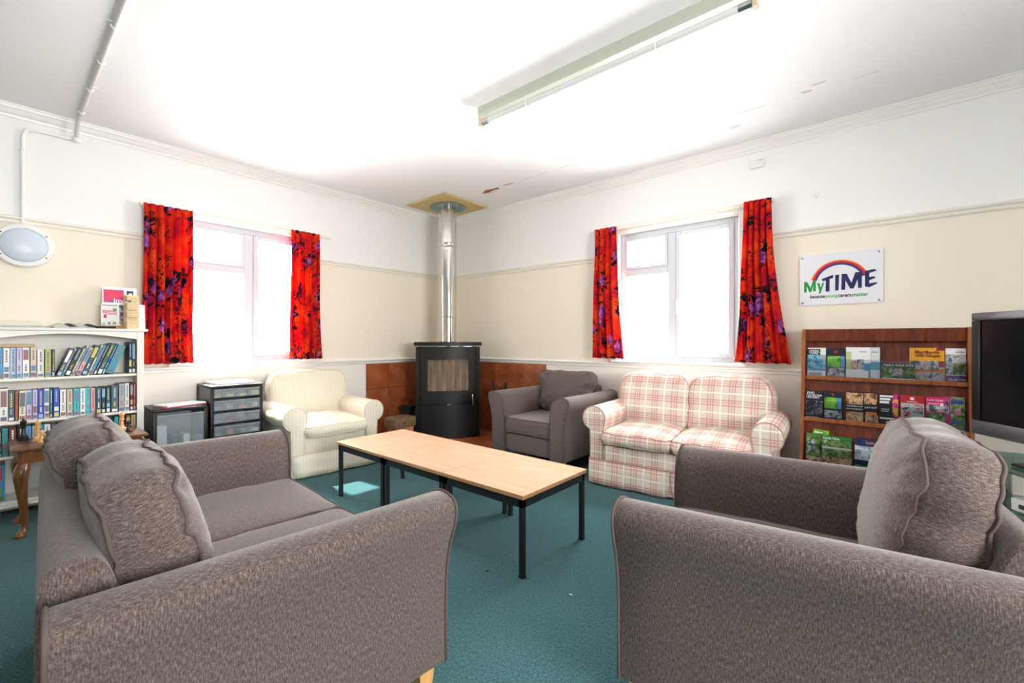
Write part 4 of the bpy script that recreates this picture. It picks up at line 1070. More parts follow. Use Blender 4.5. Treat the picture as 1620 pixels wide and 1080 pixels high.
# ------------------------------------------------------------------ bookcase with books
BX = 0.30                                           # front plane of the bookcase
BY1 = atx(231, 520, BX).y; BY0 = BY1 - 0.84; BH = 1.25
bc = thing('bookcase', 'white painted bookcase with arched top rail full of books', 'bookcase', (0, (BY0 + BY1) / 2, 0))
hw = (BY1 - BY0) / 2 - 0.012
SHELF = [0.125, 0.415, 0.637, 0.916]                # shelf top heights
for s in (-1, 1):
    b = MB(); y0, y1 = sorted((s * hw, s * (hw - 0.02))); b.rbox(0.022, BX - 0.006, y0, y1, 0.085, BH - 0.02, 0.002); b.build('side_panel', WHITEWOOD, bc)
    b = MB(); y0, y1 = sorted((s * hw, s * (hw - 0.042))); b.rbox(BX - 0.012, BX + 0.004, y0, y1, 0.085, BH - 0.02, 0.003); b.build('face_stile', WHITEWOOD, bc)
for z in SHELF:
    b = MB(); b.rbox(0.03, BX - 0.013, -hw + 0.02, hw - 0.02, z - 0.018, z, 0.002); b.build('shelf', WHITEWOOD, bc)
b = MB(); b.rbox(0.02, BX + 0.022, -hw - 0.022, hw + 0.022, BH - 0.02, BH, 0.006, 2); b.build('top_board', WHITEWOOD, bc, smooth=True)
b = MB(); b.box(0.021, 0.030, -hw + 0.001, hw - 0.001, 0.09, BH - 0.02); b.build('back_panel', WHITEWOOD, bc)
iw = hw - 0.042
arch = [(-iw, BH - 0.02), (-iw, BH - 0.078)] + [(-iw + 2 * iw * k / 16, BH - 0.078 + 0.040 * math.sin(PI * k / 16)) for k in range(1, 16)] + [(iw, BH - 0.078), (iw, BH - 0.02)]
b = MB(); b.prism(arch, 'x', BX - 0.012, BX + 0.002); b.build('arched_rail', WHITEWOOD, bc)
b = MB(); b.rbox(BX - 0.03, BX + 0.002, -iw, iw, 0.085, 0.106, 0.002); b.build('bottom_rail', WHITEWOOD, bc)
for s in (-1, 1):
    for x in (0.07, BX - 0.05):
        b = MB(); b.lathe([(0.02, 0), (0.036, 0.015), (0.042, 0.045), (0.034, 0.075), (0.022, 0.085)], 16, Matrix.Translation((x, s * (hw - 0.06), 0))); b.build('bun_foot', mat('honey_pine', S(206, 150, 70), 0.4, vary=0.1, scale=30), bc, smooth=True)

COL = {'white': (238, 236, 234), 'cream': (232, 220, 190), 'beige': (216, 200, 184), 'pale blue': (184, 206, 232), 'lilac': (198, 194, 230), 'sky blue': (74, 160, 216), 'royal blue': (44, 74, 184),
       'navy': (26, 34, 66), 'teal': (30, 150, 166), 'dark teal': (20, 84, 110), 'turquoise': (40, 196, 206), 'green': (20, 96, 44), 'olive': (176, 178, 96), 'black': (28, 26, 30),
       'purple': (84, 40, 120), 'orange': (216, 104, 40), 'pink': (222, 164, 160), 'maroon': (112, 36, 48), 'red': (180, 36, 36), 'grey': (168, 170, 174), 'dark green': (16, 54, 34), 'tan': (200, 170, 120), 'yellow': (214, 206, 60), 'slate': (70, 88, 104)}
def make_book(colour, t, h, d, print_cols, seed, hard=False):
    """returns meshes: cover (spine at x=0, pages towards -x, thickness -t..0 along y), pages, spine print"""
    c = 0.0022
    cv = MB(); cv.rbox(-0.0035, 0, -t, 0, 0, h, 0.0012); cv.box(-d, -0.002, -t, -t + c, 0, h); cv.box(-d, -0.002, -c, 0, 0, h)
    pg = MB(); pg.box(-d + 0.003, -0.003, -t + c, -c, 0.002, h - 0.003)
    rnd = random.Random(seed); sp = MB(); z = h * 0.94; k = 0; mats = [flat(*q) for q in print_cols]
    # title block, author block and a picture or publisher mark
    e = 0.12 * t
    zones = [(0.50 + rnd.uniform(-0.05, 0.1), 0.93), (0.22, 0.42 + rnd.uniform(-0.06, 0.05)), (0.03, 0.12 + rnd.uniform(0, 0.05))]
    for i, (a, bq) in enumerate(zones):
        mi = i % len(mats)
        if i == 2 or rnd.random() < 0.25:
            sp.box(-0.0005, 0.0004, -t + e, -e, a * h, bq * h, mi)
        else:                                        # broken strip reading as a line of type
            zz = a * h
            while zz < bq * h:
                l = rnd.uniform(0.006, 0.016); sp.box(-0.0005, 0.0004, -t * 0.64, -t * 0.36, zz, min(zz + l, bq * h), mi); zz += l + 0.003
    return cv.mesh('cover', flat(*COL[colour])), pg.mesh('pages', PAGES), sp.mesh('spine_print', mats)
DARKS = ('navy', 'black', 'dark teal', 'green', 'dark green', 'purple', 'maroon', 'royal blue', 'red', 'slate')
def book(colour, label, group, y, z, t, h, d, lean, seed, x=None):
    pc = [(236, 236, 230), (206, 196, 110), (150, 196, 214)] if colour in DARKS else [(104, 108, 128), (150, 104, 108), (96, 140, 168)]
    rr_ = random.Random(seed * 3 + 1); rr_.shuffle(pc)
    me = make_book(colour, t, h, d, pc, seed)
    o = thing('book', label, 'book', (BX - 0.022 - rr_.uniform(0, 0.02) if x is None else x, y, z + 0.0005), 0, group); o.rotation_euler = (-lean, 0, 0)
    for q in me:
        c_o = link('spine_print' if q is me[2] else q.name.split('.')[0], q, o)
        if q is me[2]: c_o['kind'] = 'stuff'
    return o
def ys(px): return atx(px, 560, BX - 0.03).y
def row(shelf_i, items, group, where, base_seed, lean_from=None):
    """items: (colour, left px, right px, height, lean degrees); pixel columns fix each book's place on the shelf"""
    n = len(items); z = SHELF[shelf_i]; prev = None
    for i, (colour, p0_, p1_, h, lean) in enumerate(items):
        y0, y1 = ys(p0_), ys(p1_)
        t = max(0.006, (y1 - y0) * math.cos(R(lean)) - 0.0012)
        lab = '%s %s, %s from the right end of %s' % (colour, 'leaning book' if lean > 3 else 'book', ORD[n - 1 - i], where)
        book(colour, lab, group, y1 - 0.0006, z, t, h, 0.13 if h < 0.2 else 0.155, R(lean), base_seed + i)
# upper shelf: upright paperbacks on the left, a leaning run on the right
row(3, [('sky blue', -2, 4.5, .198, 0), ('white', 5, 15.5, .200, 0), ('pale blue', 16, 25.5, .200, 0), ('lilac', 26, 35, .200, 0), ('white', 35.5, 47, .200, 0), ('beige', 48, 58, .201, 0),
        ('white', 59, 70, .186, 0), ('olive', 71, 81, .186, 0), ('black', 82, 87, .186, 0),
        ('slate', 88, 96, .20, 20), ('pale blue', 96.5, 100.5, .20, 20), ('black', 101, 110, .205, 20), ('cream', 110.5, 114, .20, 20), ('pale blue', 114.5, 118.5, .22, 20), ('pink', 119, 127.5, .205, 20), ('dark teal', 128, 136.5, .22, 20), ('cream', 137, 140.5, .225, 20),
        ('teal', 141, 146.5, .225, 20), ('purple', 147, 151.5, .235, 20), ('green', 152, 160, .235, 20), ('royal blue', 160.5, 164.5, .235, 20), ('teal', 165, 179, .215, 20), ('navy', 203.5, 208.5, .235, 0), ('navy', 209, 214.5, .238, 0)],
    'books on the upper shelf', 'the upper shelf', 100)
b = MB()
fb = thing('book', 'tan book lying flat on top of the upright books of the upper shelf', 'book', (BX - 0.20, (ys(0) + ys(54)) / 2 - 0.02, SHELF[3] + 0.2035), 0, 'books on the upper shelf')
b = MB(); b.box(0, 0.15, -0.08, 0.10, 0, 0.002); b.box(0, 0.15, -0.08, 0.10, 0.018, 0.020); b.rbox(0.147, 0.15, -0.08, 0.10, 0, 0.02, 0.001); b.build('cover', flat(*COL['tan']), fb)
b = MB(); b.box(0.003, 0.146, -0.077, 0.097, 0.0022, 0.0178); b.build('pages', PAGES, fb)
# middle shelf
row(2, [('white', -1, 12.5, .215, 0), ('slate', 13, 23, .197, 0), ('orange', 24, 28.5, .193, 0), ('cream', 29.5, 40.5, .196, 1), ('lilac', 41.5, 51, .196, 0), ('lilac', 51.5, 59.5, .197, 0), ('royal blue', 60, 69.5, .197, 0), ('white', 70, 78.5, .199, 0),
        ('dark teal', 79, 83.5, .198, 0), ('royal blue', 84.5, 94, .199, 0), ('white', 95, 105, .188, 0), ('beige', 106, 115.5, .186, 0), ('turquoise', 116, 126, .188, 0), ('white', 126.5, 135, .188, 0), ('turquoise', 135.5, 143, .19, 0), ('pink', 143.5, 151.5, .185, 0),
        ('dark teal', 152, 160.5, .187, 0), ('navy', 161, 167.5, .188, 0), ('dark teal', 168, 174.5, .187, 0), ('slate', 175.5, 187, .192, 0), ('grey', 188, 197, .206, 0), ('white', 198, 205, .205, 0), ('maroon', 206, 211, .204, 0), ('red', 211.5, 215, .204, 0)],
    'books on the middle shelf', 'the middle shelf', 200)
# lower shelf: most of it shows between the sofa and the side table
row(1, [('dark green', -3, 2.5, .17, 0), ('teal', 3, 13, .18, 0), ('maroon', 14, 26, .178, 0), ('black', 27, 40, .182, 0), ('sky blue', 40.5, 50, .18, 0), ('beige', 51, 58, .178, 0), ('teal', 59, 69, .182, 0), ('white', 70, 80, .18, 0), ('slate', 81, 91, .175, 0), ('lilac', 92, 102, .178, 0), ('navy', 103, 112, .18, 0), ('grey', 113, 122, .18, 0), ('green', 123, 131, .178, 0),
        ('black', 132, 140, .178, 0), ('dark green', 141, 148, .18, 0), ('yellow', 149, 153, .178, 0), ('teal', 154, 158, .18, 0), ('black', 159, 169, .18, 0), ('slate', 170, 175, .182, 0), ('turquoise', 176, 182, .184, 6), ('grey', 184, 188, .184, 5), ('navy', 189.5, 194, .186, 4), ('red', 197, 202, .186, 3), ('green', 203.5, 207, .186, 0), ('tan', 208, 215, .186, 0)],
    'books on the lower shelf', 'the lower shelf', 300)
# bottom shelf: a bright blue picture book and a low pile of papers
o = thing('book', 'bright blue picture book standing alone on the bottom shelf', 'book', (BX - 0.03, ys(8), SHELF[0] + 0.0005), 0); o.rotation_euler = (0, 0, 0)
for q in make_book('sky blue', 0.035, 0.235, 0.19, [(220, 60, 40), (120, 170, 60), (90, 130, 60)], 900): link(q.name.split('.')[0], q, o)
for i in range(3):
    b = MB(); b.rbox(-0.10, 0.10, -0.13, 0.13, 0, 0.010, 0.002)
    tag(b.build('magazine', flat(*[(220, 224, 228), (196, 206, 214), (232, 232, 228)][i]), None, (BX - 0.145, BY1 - 0.36 + 0.01 * i, SHELF[0] + 0.0005 + i * 0.0105), (0, 0, 0.05 * (i - 1))),
        '%s magazine in the pale pile on the bottom shelf of the bookcase' % ['lowest', 'middle', 'topmost'][i], 'magazine', 'magazines on the bottom shelf')

# things on top of the bookcase
TZ = BH + 0.0005
def slab(name, label, cat, px0, px1, z, hgt, x0, x1, m, rz=0.0, group=None):
    y0, y1 = atx(px0, 515, (x0 + x1) / 2).y, atx(px1, 515, (x0 + x1) / 2).y
    b = MB(); b.rbox(-(x1 - x0) / 2, (x1 - x0) / 2, -(y1 - y0) / 2, (y1 - y0) / 2, 0, hgt, 0.002)
    return tag(b.build(name, m, None, ((x0 + x1) / 2, (y0 + y1) / 2, z), (0, 0, rz)), label, cat, group)
slab('magazine', 'grey-edged magazine under the cream box file on the bookcase top', 'magazine', -6, 74, TZ, 0.010, 0.06, 0.27, flat(170, 176, 188), 0.02)
slab('box_file', 'flat cream box file lying on the bookcase top at the left edge', 'box', -8, 66, TZ + 0.0105, 0.035, 0.07, 0.25, mat('cream_card', S(228, 220, 196), 0.7, vary=0.05), 0.0)
slab('magazine', 'pale blue magazine lying on the bookcase top under the open booklet', 'magazine', 82, 150, TZ, 0.008, 0.06, 0.27, flat(176, 190, 208), 0.05)
ob_ = thing('booklet', 'open booklet with curling pages lying on the bookcase top', 'booklet', (0.16, atx(118, 515, 0.16).y, TZ + 0.0085), 0.2)
for s in (-1, 1):
    b = MB(); vs = []
    for i in range(9):
        u = i / 8; z = 0.004 + 0.03 * math.sin(PI * min(1, u * 1.1)) * (1 - 0.5 * u) + 0.002
        vs += [(-0.09, s * 0.125 * u, z), (0.09, s * 0.125 * u, z)]
    b.add(vs, [(2 * i, 2 * i + 1, 2 * i + 3, 2 * i + 2) for i in range(8)])
    q = b.build('page', flat(222, 220, 206), ob_, smooth=True); md = q.modifiers.new('t', 'SOLIDIFY'); md.thickness = 0.003
b = MB(); b.rbox(-0.02, 0.02, -0.055, 0.055, 0, 0.016, 0.004, 2)
tag(b.build('pencil_case', BLACKP, None, (0.27, atx(167, 515, 0.27).y, TZ), (0, 0, 0), smooth=True), 'small black case lying on the front edge of the bookcase top', 'case')
tb = thing('game_box', 'shallow brown cardboard tray under the leaflets on the bookcase top', 'tray', (0.15, atx(182, 515, 0.15).y, TZ))
b = MB(); b.rbox(-0.09, 0.085, -0.10, 0.10, 0, 0.004, 0.001); b.build('tray_base', mat('brown_card', S(178, 128, 96), 0.8), tb)
for (a0, a1, c0_, c1_) in ((-0.09, 0.085, -0.10, -0.095), (-0.09, 0.085, 0.095, 0.10), (-0.09, -0.085, -0.095, 0.095), (0.08, 0.085, -0.095, 0.095)):
    b = MB(); b.box(a0, a1, c0_, c1_, 0.004, 0.024); b.build('tray_wall', mat('brown_card', S(178, 128, 96), 0.8), tb)
# upright leaflets, facing +x : u runs along +y
def standing(name, label, cat, x, px0, px1, z, h, lean, prints, texts, base=(246, 246, 246), group=None, th=0.004):
    y0, y1 = atx(px0, 480, x).y, atx(px1, 480, x).y; wd = y1 - y0
    t = thing(name, label, cat, (x, (y0 + y1) / 2, z), R(90), group)
    if lean: t.rotation_euler = Matrix.Rotation(R(90), 3, 'Z').to_4x4().to_euler(); 
    page_with_prints(t, wd, h, th, prints, texts, base, lean); return t
def page_with_prints(t, wd, h, th, prints, texts, base, lean=0.0):
    """upright card in the local xz plane facing -y; lean tips the top back (+y)"""
    RX_ = Matrix.Rotation(-lean, 4, 'X')
    b = MB(); b.rbox(-wd / 2, wd / 2, 0, th, 0, h, 0.0006, 1, 0, RX_)
    b.build('card', flat(*base), t)
    for k, (u0_, v0_, u1_, v1_, m_) in enumerate(prints):
        b = MB(); b.box((u0_ - 0.5) * wd, (u1_ - 0.5) * wd, -0.0005 - 0.00015 * k, 0.0002, v0_ * h, v1_ * h, 0, RX_)
        b.build('printed_panel', flat(*m_) if isinstance(m_, tuple) else m_, t)
    for (s, u, v, size, c) in texts:
        tm = text_mesh(s, size, flat(*c), t, RX_ @ Matrix.Translation(((u - 0.5) * wd, -0.0022, v * h)) @ Matrix.Rotation(R(90), 4, 'X'), bold=0.0004)
        wx = max(q.co.x for q in tm.data.vertices) - min(q.co.x for q in tm.data.vertices)
        room = 2 * min(u, 1 - u) * wd * 0.92
        if wx > room: tm.data.transform(Matrix.Diagonal((room / wx, min(1, 0.25 + 0.75 * room / wx), 1, 1)))
standing('brochure', 'large white brochure with a red and purple splash on the bookcase top', 'brochure', 0.09, 162, 217, TZ + 0.0245, 0.30, R(4),
         [(0.04, 0.60, 0.62, 0.93, PH_SPLASH), (0.62, 0.66, 0.94, 0.74, PH_SPLASH), (0.70, 0.76, 0.90, 0.92, (40, 50, 90)), (0.76, 0.79, 0.86, 0.86, (226, 236, 246)), (0.45, 0.05, 0.95, 0.55, PH_MIX)],
         [('Imp', 0.5, 0.65, 0.05, (250, 250, 250))])
standing('leaflet', 'small white leaflet with pink words standing before the splash brochure', 'leaflet', 0.17, 160, 189, TZ + 0.0245, 0.165, R(6),
         [(0.08, 0.92, 0.9, 0.95, (110, 110, 120)), (0.66, 0.66, 0.86, 0.80, (110, 186, 84)), (0.14, 0.34, 0.30, 0.50, (206, 40, 130)), (0.05, 0.03, 0.22, 0.12, (110, 196, 186)), (0.35, 0.04, 0.52, 0.17, (110, 180, 180)), (0.62, 0.04, 0.82, 0.18, (150, 196, 100))],
         [('good', 0.42, 0.68, 0.034, (220, 40, 120)), ('food', 0.55, 0.56, 0.034, (220, 40, 120))])
# tower of wooden blocks
tw = thing('block_tower', 'stacked tower of small pale wooden blocks on the bookcase top', 'block tower', (0.285 - 0.04, atx(208, 490, 0.25).y, TZ), R(8))
me_ = MB(); me_.rbox(-0.0375, 0.0375, -0.0118, 0.0118, 0, 0.0138, 0.0015); blk = me_.mesh('wood_block', PALEWOOD)
for k in range(18):
    if k == 17: rng = (0, 1)
    else: rng = (-1, 0, 1)
    for q in rng:
        if k in (5, 9, 14) and q == -1: continue
        rz = (k % 2) * PI / 2; off = Vector((0, q * 0.0245, 0)); off.rotate(Matrix.Rotation(rz, 3, 'Z'))
        link('wood_block', blk, tw, (off.x, off.y, k * 0.0142), (0, 0, rz))
b = MB(); b.rbox(-0.002, 0.002, -0.05, 0.05, 0, 0.19, 0.0005)
tag(b.build('card', PAPER, None, (0.18, atx(217, 490, 0.18).y, TZ), (0, R(-4), 0.1)), 'plain white card standing behind the wooden block tower', 'card')

# ------------------------------------------------------------------ chess side table and pieces
stb = thing('side_table', 'small varnished wooden side table with curved legs behind the sofa', 'side table', (0.545, -3.69, 0), 0)
tz = 0.53
b = MB(); b.rbox(-0.205, 0.205, -0.315, 0.315, tz - 0.02, tz, 0.006, 2); b.build('table_top', TABLEWOOD, stb, smooth=True)
for (a0, a1, c0_, c1_) in ((-0.175, 0.175, -0.285, -0.267), (-0.175, 0.175, 0.267, 0.285), (-0.175, -0.157, -0.267, 0.267), (0.157, 0.175, -0.267, 0.267)):
    b = MB(); b.rbox(a0, a1, c0_, c1_, tz - 0.095, tz - 0.0205, 0.002); b.build('apron', TABLEWOOD, stb)
for sx in (-1, 1):
    for sy in (-1, 1):
        b = MB(); dx, dy = sx * 0.7, sy * 0.7
        pr = [(0.0, 0.430, 0.028), (0.012, 0.400, 0.034), (0.020, 0.365, 0.034), (0.016, 0.30, 0.028), (0.006, 0.20, 0.021), (-0.004, 0.10, 0.016), (-0.002, 0.05, 0.0145), (0.012, 0.022, 0.020), (0.022, 0.010, 0.026), (0.022, 0.0, 0.022)]
        pr = [(p[0], p[1], p[2]) for p in catmull(pr, 3)]
        b.tube([(sx * 0.148 + dx * p[0], sy * 0.258 + dy * p[0], p[1]) for p in pr], [p[2] for p in pr], 12); b.build('leg', TABLEWOOD, stb, smooth=True)
KING = [(0.0, 0), (0.026, 0), (0.027, 0.008), (0.022, 0.014), (0.024, 0.02), (0.014, 0.03), (0.010, 0.055), (0.009, 0.075), (0.017, 0.082), (0.010, 0.088), (0.014, 0.110), (0.017, 0.116), (0.008, 0.124), (0.006, 0.130), (0.001, 0.138)]
PAWN = [(0.0, 0), (0.021, 0), (0.022, 0.007), (0.017, 0.013), (0.010, 0.022), (0.007, 0.042), (0.013, 0.047), (0.007, 0.052), (0.012, 0.062), (0.012, 0.068), (0.007, 0.076), (0.001, 0.078)]
BOXW = wood_mat('boxwood', S(196, 146, 84), S(224, 178, 114), S(236, 196, 140), 'Z', 8, 0.3, 0.3); EBON = mat('ebonised_wood', S(30, 24, 22), 0.3)
def piece(label, prof, m_, x, y, group):
    o = thing('chess_piece', label, 'chess piece', (x, y, tz + 0.0005), 0, group)
    zs = max(p[1] for p in prof); cut = 0.03
    b = MB(); b.lathe([p for p in prof if p[1] <= 0.031], 16); b.build('base', m_, o, smooth=True)
    b = MB(); b.lathe([p for p in prof if p[1] >= 0.021][0:], 16); b.build('body', m_, o, smooth=True)
gp = 'chess pieces on the side table'
def tpos(px, x): return atx(px, 680, x).y
piece('tall pale wooden chess piece at the left end of the side table', KING, BOXW, 0.52, tpos(60, 0.52), gp)
piece('pale wooden chess pawn beside the tall piece at the table left end', PAWN, BOXW, 0.60, tpos(66, 0.60), gp)
piece('tall black chess piece at the left end of the side table', KING, EBON, 0.42, tpos(37, 0.42), gp)
piece('tall pale wooden chess piece at the right end of the side table', KING, BOXW, 0.53, tpos(193, 0.53), gp)
piece('black chess pawn at the right end of the side table', PAWN, EBON, 0.60, tpos(203, 0.60), gp)

# ------------------------------------------------------------------ plastic storage drawers
def drawer_unit(label, x1, y0, y1, h, drawers, seed):
    t = thing('storage_drawers', label, 'storage drawers', (0, (y0 + y1) / 2, 0)); x0 = 0.04; w2 = (y1 - y0) / 2
    for s in (-1, 1):
        for x in (x0 + 0.012, x1 - 0.014):
            b = MB(); b.rbox(x - 0.012, x + 0.012, s * w2 - 0.012, s * w2 + 0.012, 0, h - 0.012, 0.005, 2); b.build('corner_post', BLACKP, t, smooth=True)
        b = MB(); a0, a1 = sorted((s * (w2 - 0.002), s * (w2 + 0.004))); b.box(x0 + 0.024, x1 - 0.026, a0, a1, 0.03, h - 0.02); b.build('side_sheet', mat('dark_smoke_plastic', S(60, 62, 66), 0.3), t)
    b = MB(); b.rbox(x0, x1, -w2 - 0.012, w2 + 0.012, h - 0.026, h, 0.008, 2); b.build('top_tray', BLACKP, t, smooth=True)
    z = 0.025
    hs = drawers
    for i, dh in enumerate(hs):
        b = MB(); b.rbox(x0 + 0.02, x1 - 0.005, -w2 + 0.006, w2 - 0.006, z - 0.012, z, 0.003); b.build('divider', BLACKP, t)
        d = thing('drawer', None, None); d.parent = t
        a, bq = -w2 + 0.014, w2 - 0.014; zt_ = z + dh - 0.02
        for (xx0, xx1, yy0, yy1, zz0, zz1, nm) in ((x0 + 0.03, x1 - 0.004, a, bq, z + 0.002, z + 0.005, 'drawer_base'), (x1 - 0.006, x1 - 0.002, a, bq, z + 0.005, zt_, 'drawer_front'), (x0 + 0.03, x0 + 0.034, a, bq, z + 0.005, zt_, 'drawer_back'),
                                             (x0 + 0.034, x1 - 0.006, a, a + 0.003, z + 0.005, zt_, 'drawer_side'), (x0 + 0.034, x1 - 0.006, bq - 0.003, bq, z + 0.005, zt_, 'drawer_side')):
            q = MB(); q.box(xx0, xx1, yy0, yy1, zz0, zz1); q.build(nm, FROST, d)
        q = MB(); q.rbox(x1 - 0.006, x1 + 0.014, a, bq, zt_ - 0.012, zt_, 0.004, 2); q.build('drawer_lip', FROST, d, smooth=True)
        rnd = random.Random(seed + i)
        for k in range(4):
            yy = a + 0.03 + (bq - a - 0.06) * k / 3; q = MB()
            hh = rnd.uniform(0.3, 0.75) * (dh - 0.04); wd = rnd.uniform(0.02, 0.035)
            c = [(226, 226, 226), (60, 90, 150), (210, 190, 80), (120, 124, 130), (196, 110, 60), (40, 70, 100)][rnd.randrange(6)]
            q.rbox(x1 - 0.05 - rnd.uniform(0.05, 0.12), x1 - 0.02, yy - wd, yy + wd, z + 0.0055, z + 0.0055 + hh, 0.006, 1); o = q.build('stored_item', flat(*c), d)
        z += dh
    return t
DXF = 0.42
ya, yb_ = atx(245, 650, DXF).y, atx(326, 650, DXF).y
du = drawer_unit('low black storage unit with one wide clear drawer beside the bookcase', DXF, ya, yb_, 0.64, [0.29, 0.30], 1)
yc_, yd_ = atx(336, 640, DXF).y, atx(336, 640, DXF).y + 0.37
drawer_unit('taller black storage unit of stacked clear drawers beside the cream armchair', DXF, yc_, yd_, 0.79, [0.19, 0.155, 0.105, 0.105, 0.105, 0.095], 5)
b = MB(); b.rbox(-0.10, 0.10, -0.14, 0.14, 0, 0.012, 0.002)
tag(b.build('notepad', flat(240, 236, 240), None, (0.26, (ya + yb_) / 2 + 0.03, 0.6465), (0, 0, 0.25)), 'white notepad lying on the low storage unit', 'notepad')
b = MB(); b.rbox(-0.105, 0.105, -0.145, 0.145, 0, 0.006, 0.001)
tag(b.build('folder', flat(206, 60, 120), None, (0.255, (ya + yb_) / 2 + 0.03, 0.6402), (0, 0, 0.22)), 'pink folder under the white notepad on the low storage unit', 'folder')
b = MB(); b.rbox(-0.13, 0.13, -0.15, 0.15, 0, 0.02, 0.003)
tag(b.build('paper_stack', PAPER, None, (0.23, (yc_ + yd_) / 2, 0.7905), (0, 0, 0.03)), 'flat stack of white paper on top of the taller storage unit', 'paper')

# ------------------------------------------------------------------ leaflet rack on the right wall
KX0, KX1, KH = aty(1269, 520, -0.29).x, aty(1539, 520, -0.29).x, 1.245
rk = thing('leaflet_rack', 'red-brown wooden leaflet rack with stepped shelves against the right wall', 'display rack', ((KX0 + KX1) / 2, 0, 0))
kw = (KX1 - KX0) / 2
LIP = [0.34, 0.63, 0.916]                 # lip top heights
YLIP = [-0.42, -0.36, -0.30]              # lips step back as they rise
for s in (-1, 1):
    b = MB(); x0, x1 = sorted((s * kw, s * (kw - 0.02)))
    b.prism([(-0.03, 0.0), (-0.47, 0.0), (-0.45, 0.10), (-0.285, 1.235), (-0.27, KH), (-0.03, KH)], 'x', x0, x1); b.build('side_panel', TEAKEDGE, rk)
b = MB(); b.prism([(-0.225, KH - 0.002), (-0.245, KH - 0.085), (-0.260, KH - 0.085), (-0.265, KH - 0.002)], 'x', -kw + 0.02, kw - 0.02); b.build('header_board', MAHOG, rk)
b = MB(); b.rbox(-kw + 0.02, kw - 0.02, -0.225, -0.03, KH - 0.02, KH - 0.002, 0.002); b.build('top_board', MAHOG, rk)
def backy(i, z): return YLIP[i] + 0.05 + (z - LIP[i]) * 0.13       # sloping back board of each tier
for i in range(3):
    z0 = LIP[i] - 0.012; z1 = (LIP[i + 1] - 0.03) if i < 2 else KH - 0.03
    # back board as vertical planks
    nb = 12; pwid = (2 * kw - 0.04) / nb
    for k in range(nb):
        b = MB(); xa = -kw + 0.02 + k * pwid
        b.prism([(backy(i, z0), z0), (backy(i, z1), z1), (backy(i, z1) + 0.014, z1), (backy(i, z0) + 0.014, z0)], 'x', xa, xa + pwid - 0.0002); b.build('back_plank', MAHOG, rk)
    b = MB(); b.prism([(backy(i, z0) + 0.0145, z0), (backy(i, z1) + 0.0145, z1), (backy(i, z1) + 0.02, z1), (backy(i, z0) + 0.02, z0)], 'x', -kw + 0.02, kw - 0.02); b.build('backing_sheet', MAHOG, rk)
    b = MB(); b.rbox(-kw + 0.02, kw - 0.02, YLIP[i] - 0.004, backy(i, z0) - 0.0005, z0 - 0.016, z0, 0.002); b.build('shelf', MAHOG, rk)
    b = MB(); b.rbox(-kw + 0.02, kw - 0.02, YLIP[i] - 0.014, YLIP[i] - 0.0042, z0 - 0.016, LIP[i], 0.003); b.build('shelf_lip', TEAKEDGE, rk)
    b = MB(); b.box(-kw + 0.03, kw - 0.03, YLIP[i] - 0.0035, YLIP[i] - 0.0015, z0 + 0.001, LIP[i] + 0.12); b.build('acrylic_guard', ACRYL, rk)
b = MB(); b.rbox(-kw + 0.02, kw - 0.02, -0.44, -0.05, 0.05, 0.07, 0.002); b.build('bottom_board', MAHOG, rk)
b = MB(); b.box(-kw + 0.02, kw - 0.02, -0.445, -0.43, 0.0, 0.29); b.build('kick_board', MAHOG, rk)
rackx = (KX0 + KX1) / 2
def leaflet(tier, px0, px1, h, prints, texts, label, base=(240, 240, 240), layer=0, roll=0.0, lift=0.0, cat='leaflet'):
    h *= 0.82; z0 = LIP[tier] - 0.012; y0 = YLIP[tier] + 0.022 - 0.0048 * layer
    x0, x1 = aty(px0, 600, y0).x, aty(px1, 600, y0).x
    t = thing('leaflet', label, cat, ((x0 + x1) / 2, y0, z0 + 0.001 + lift), 0, ['leaflets on the bottom tier', 'leaflets on the middle tier', 'leaflets on the top tier'][tier])
    if roll: t.rotation_euler = (0, roll, 0)
    page_with_prints(t, x1 - x0, h, 0.003, prints, texts, base, R(7.4)); return t
W_, K_ = (244, 244, 246), (24, 26, 40)
# top tier
leaflet(2, 1277, 1306, .255, [(0, .22, 1, .76, PH_BLUE), (0, .76, .7, .95, K_), (.1, .05, .8, .16, (170, 176, 190))], [('Holiday', .36, .90, .018, W_), ('& Leisure', .36, .85, .016, W_), ('Cycling', .36, .80, .016, W_)], 'white leaflet with colourful boats at the left end of the rack top tier')
leaflet(2, 1307, 1337, .25, [(.06, .36, .76, .74, PH_LIME), (.78, .36, .97, .74, (80, 150, 220)), (.06, .06, .40, .34, PH_MIX), (.42, .06, .97, .34, PH_MIX), (.4, .83, .6, .93, (150, 40, 50))], [], 'black leaflet with a bright green hill on the top tier, second from the left', K_)
leaflet(2, 1338, 1377, .262, [(0, .30, .22, .86, (196, 206, 150)), (.22, .30, .42, .58, PH_WARM), (.44, .30, .74, .62, PH_MIX), (.74, .0, 1, .50, (70, 150, 196)), (.0, .04, .92, .27, (250, 250, 250)), (.55, .84, .85, .87, (170, 170, 176)), (0, 0, 1, .03, PH_LIME)], [], 'wide white leaflet with a green and blue curve on the top tier', W_, 1)
leaflet(2, 1376, 1392, .262, [(0, .30, 1, .55, (90, 160, 196)), (0, .04, .7, .27, (244, 240, 244)), (.2, .84, .8, .87, (150, 150, 160))], [], 'partly hidden white and blue leaflet right of the wide white one', (226, 232, 234))
leaflet(2, 1395, 1448, .135, [(0, .14, 1, .80, PH_GREEN), (.3, .14, .62, .70, PH_MIX), (0, .80, 1, 1, (40, 50, 44))], [('TAKE A WALK INTO', .5, .89, .020, W_)], 'low landscape leaflet reading TAKE A WALK on the top tier', (246, 240, 236), 2)
OR_ = (236, 164, 40)
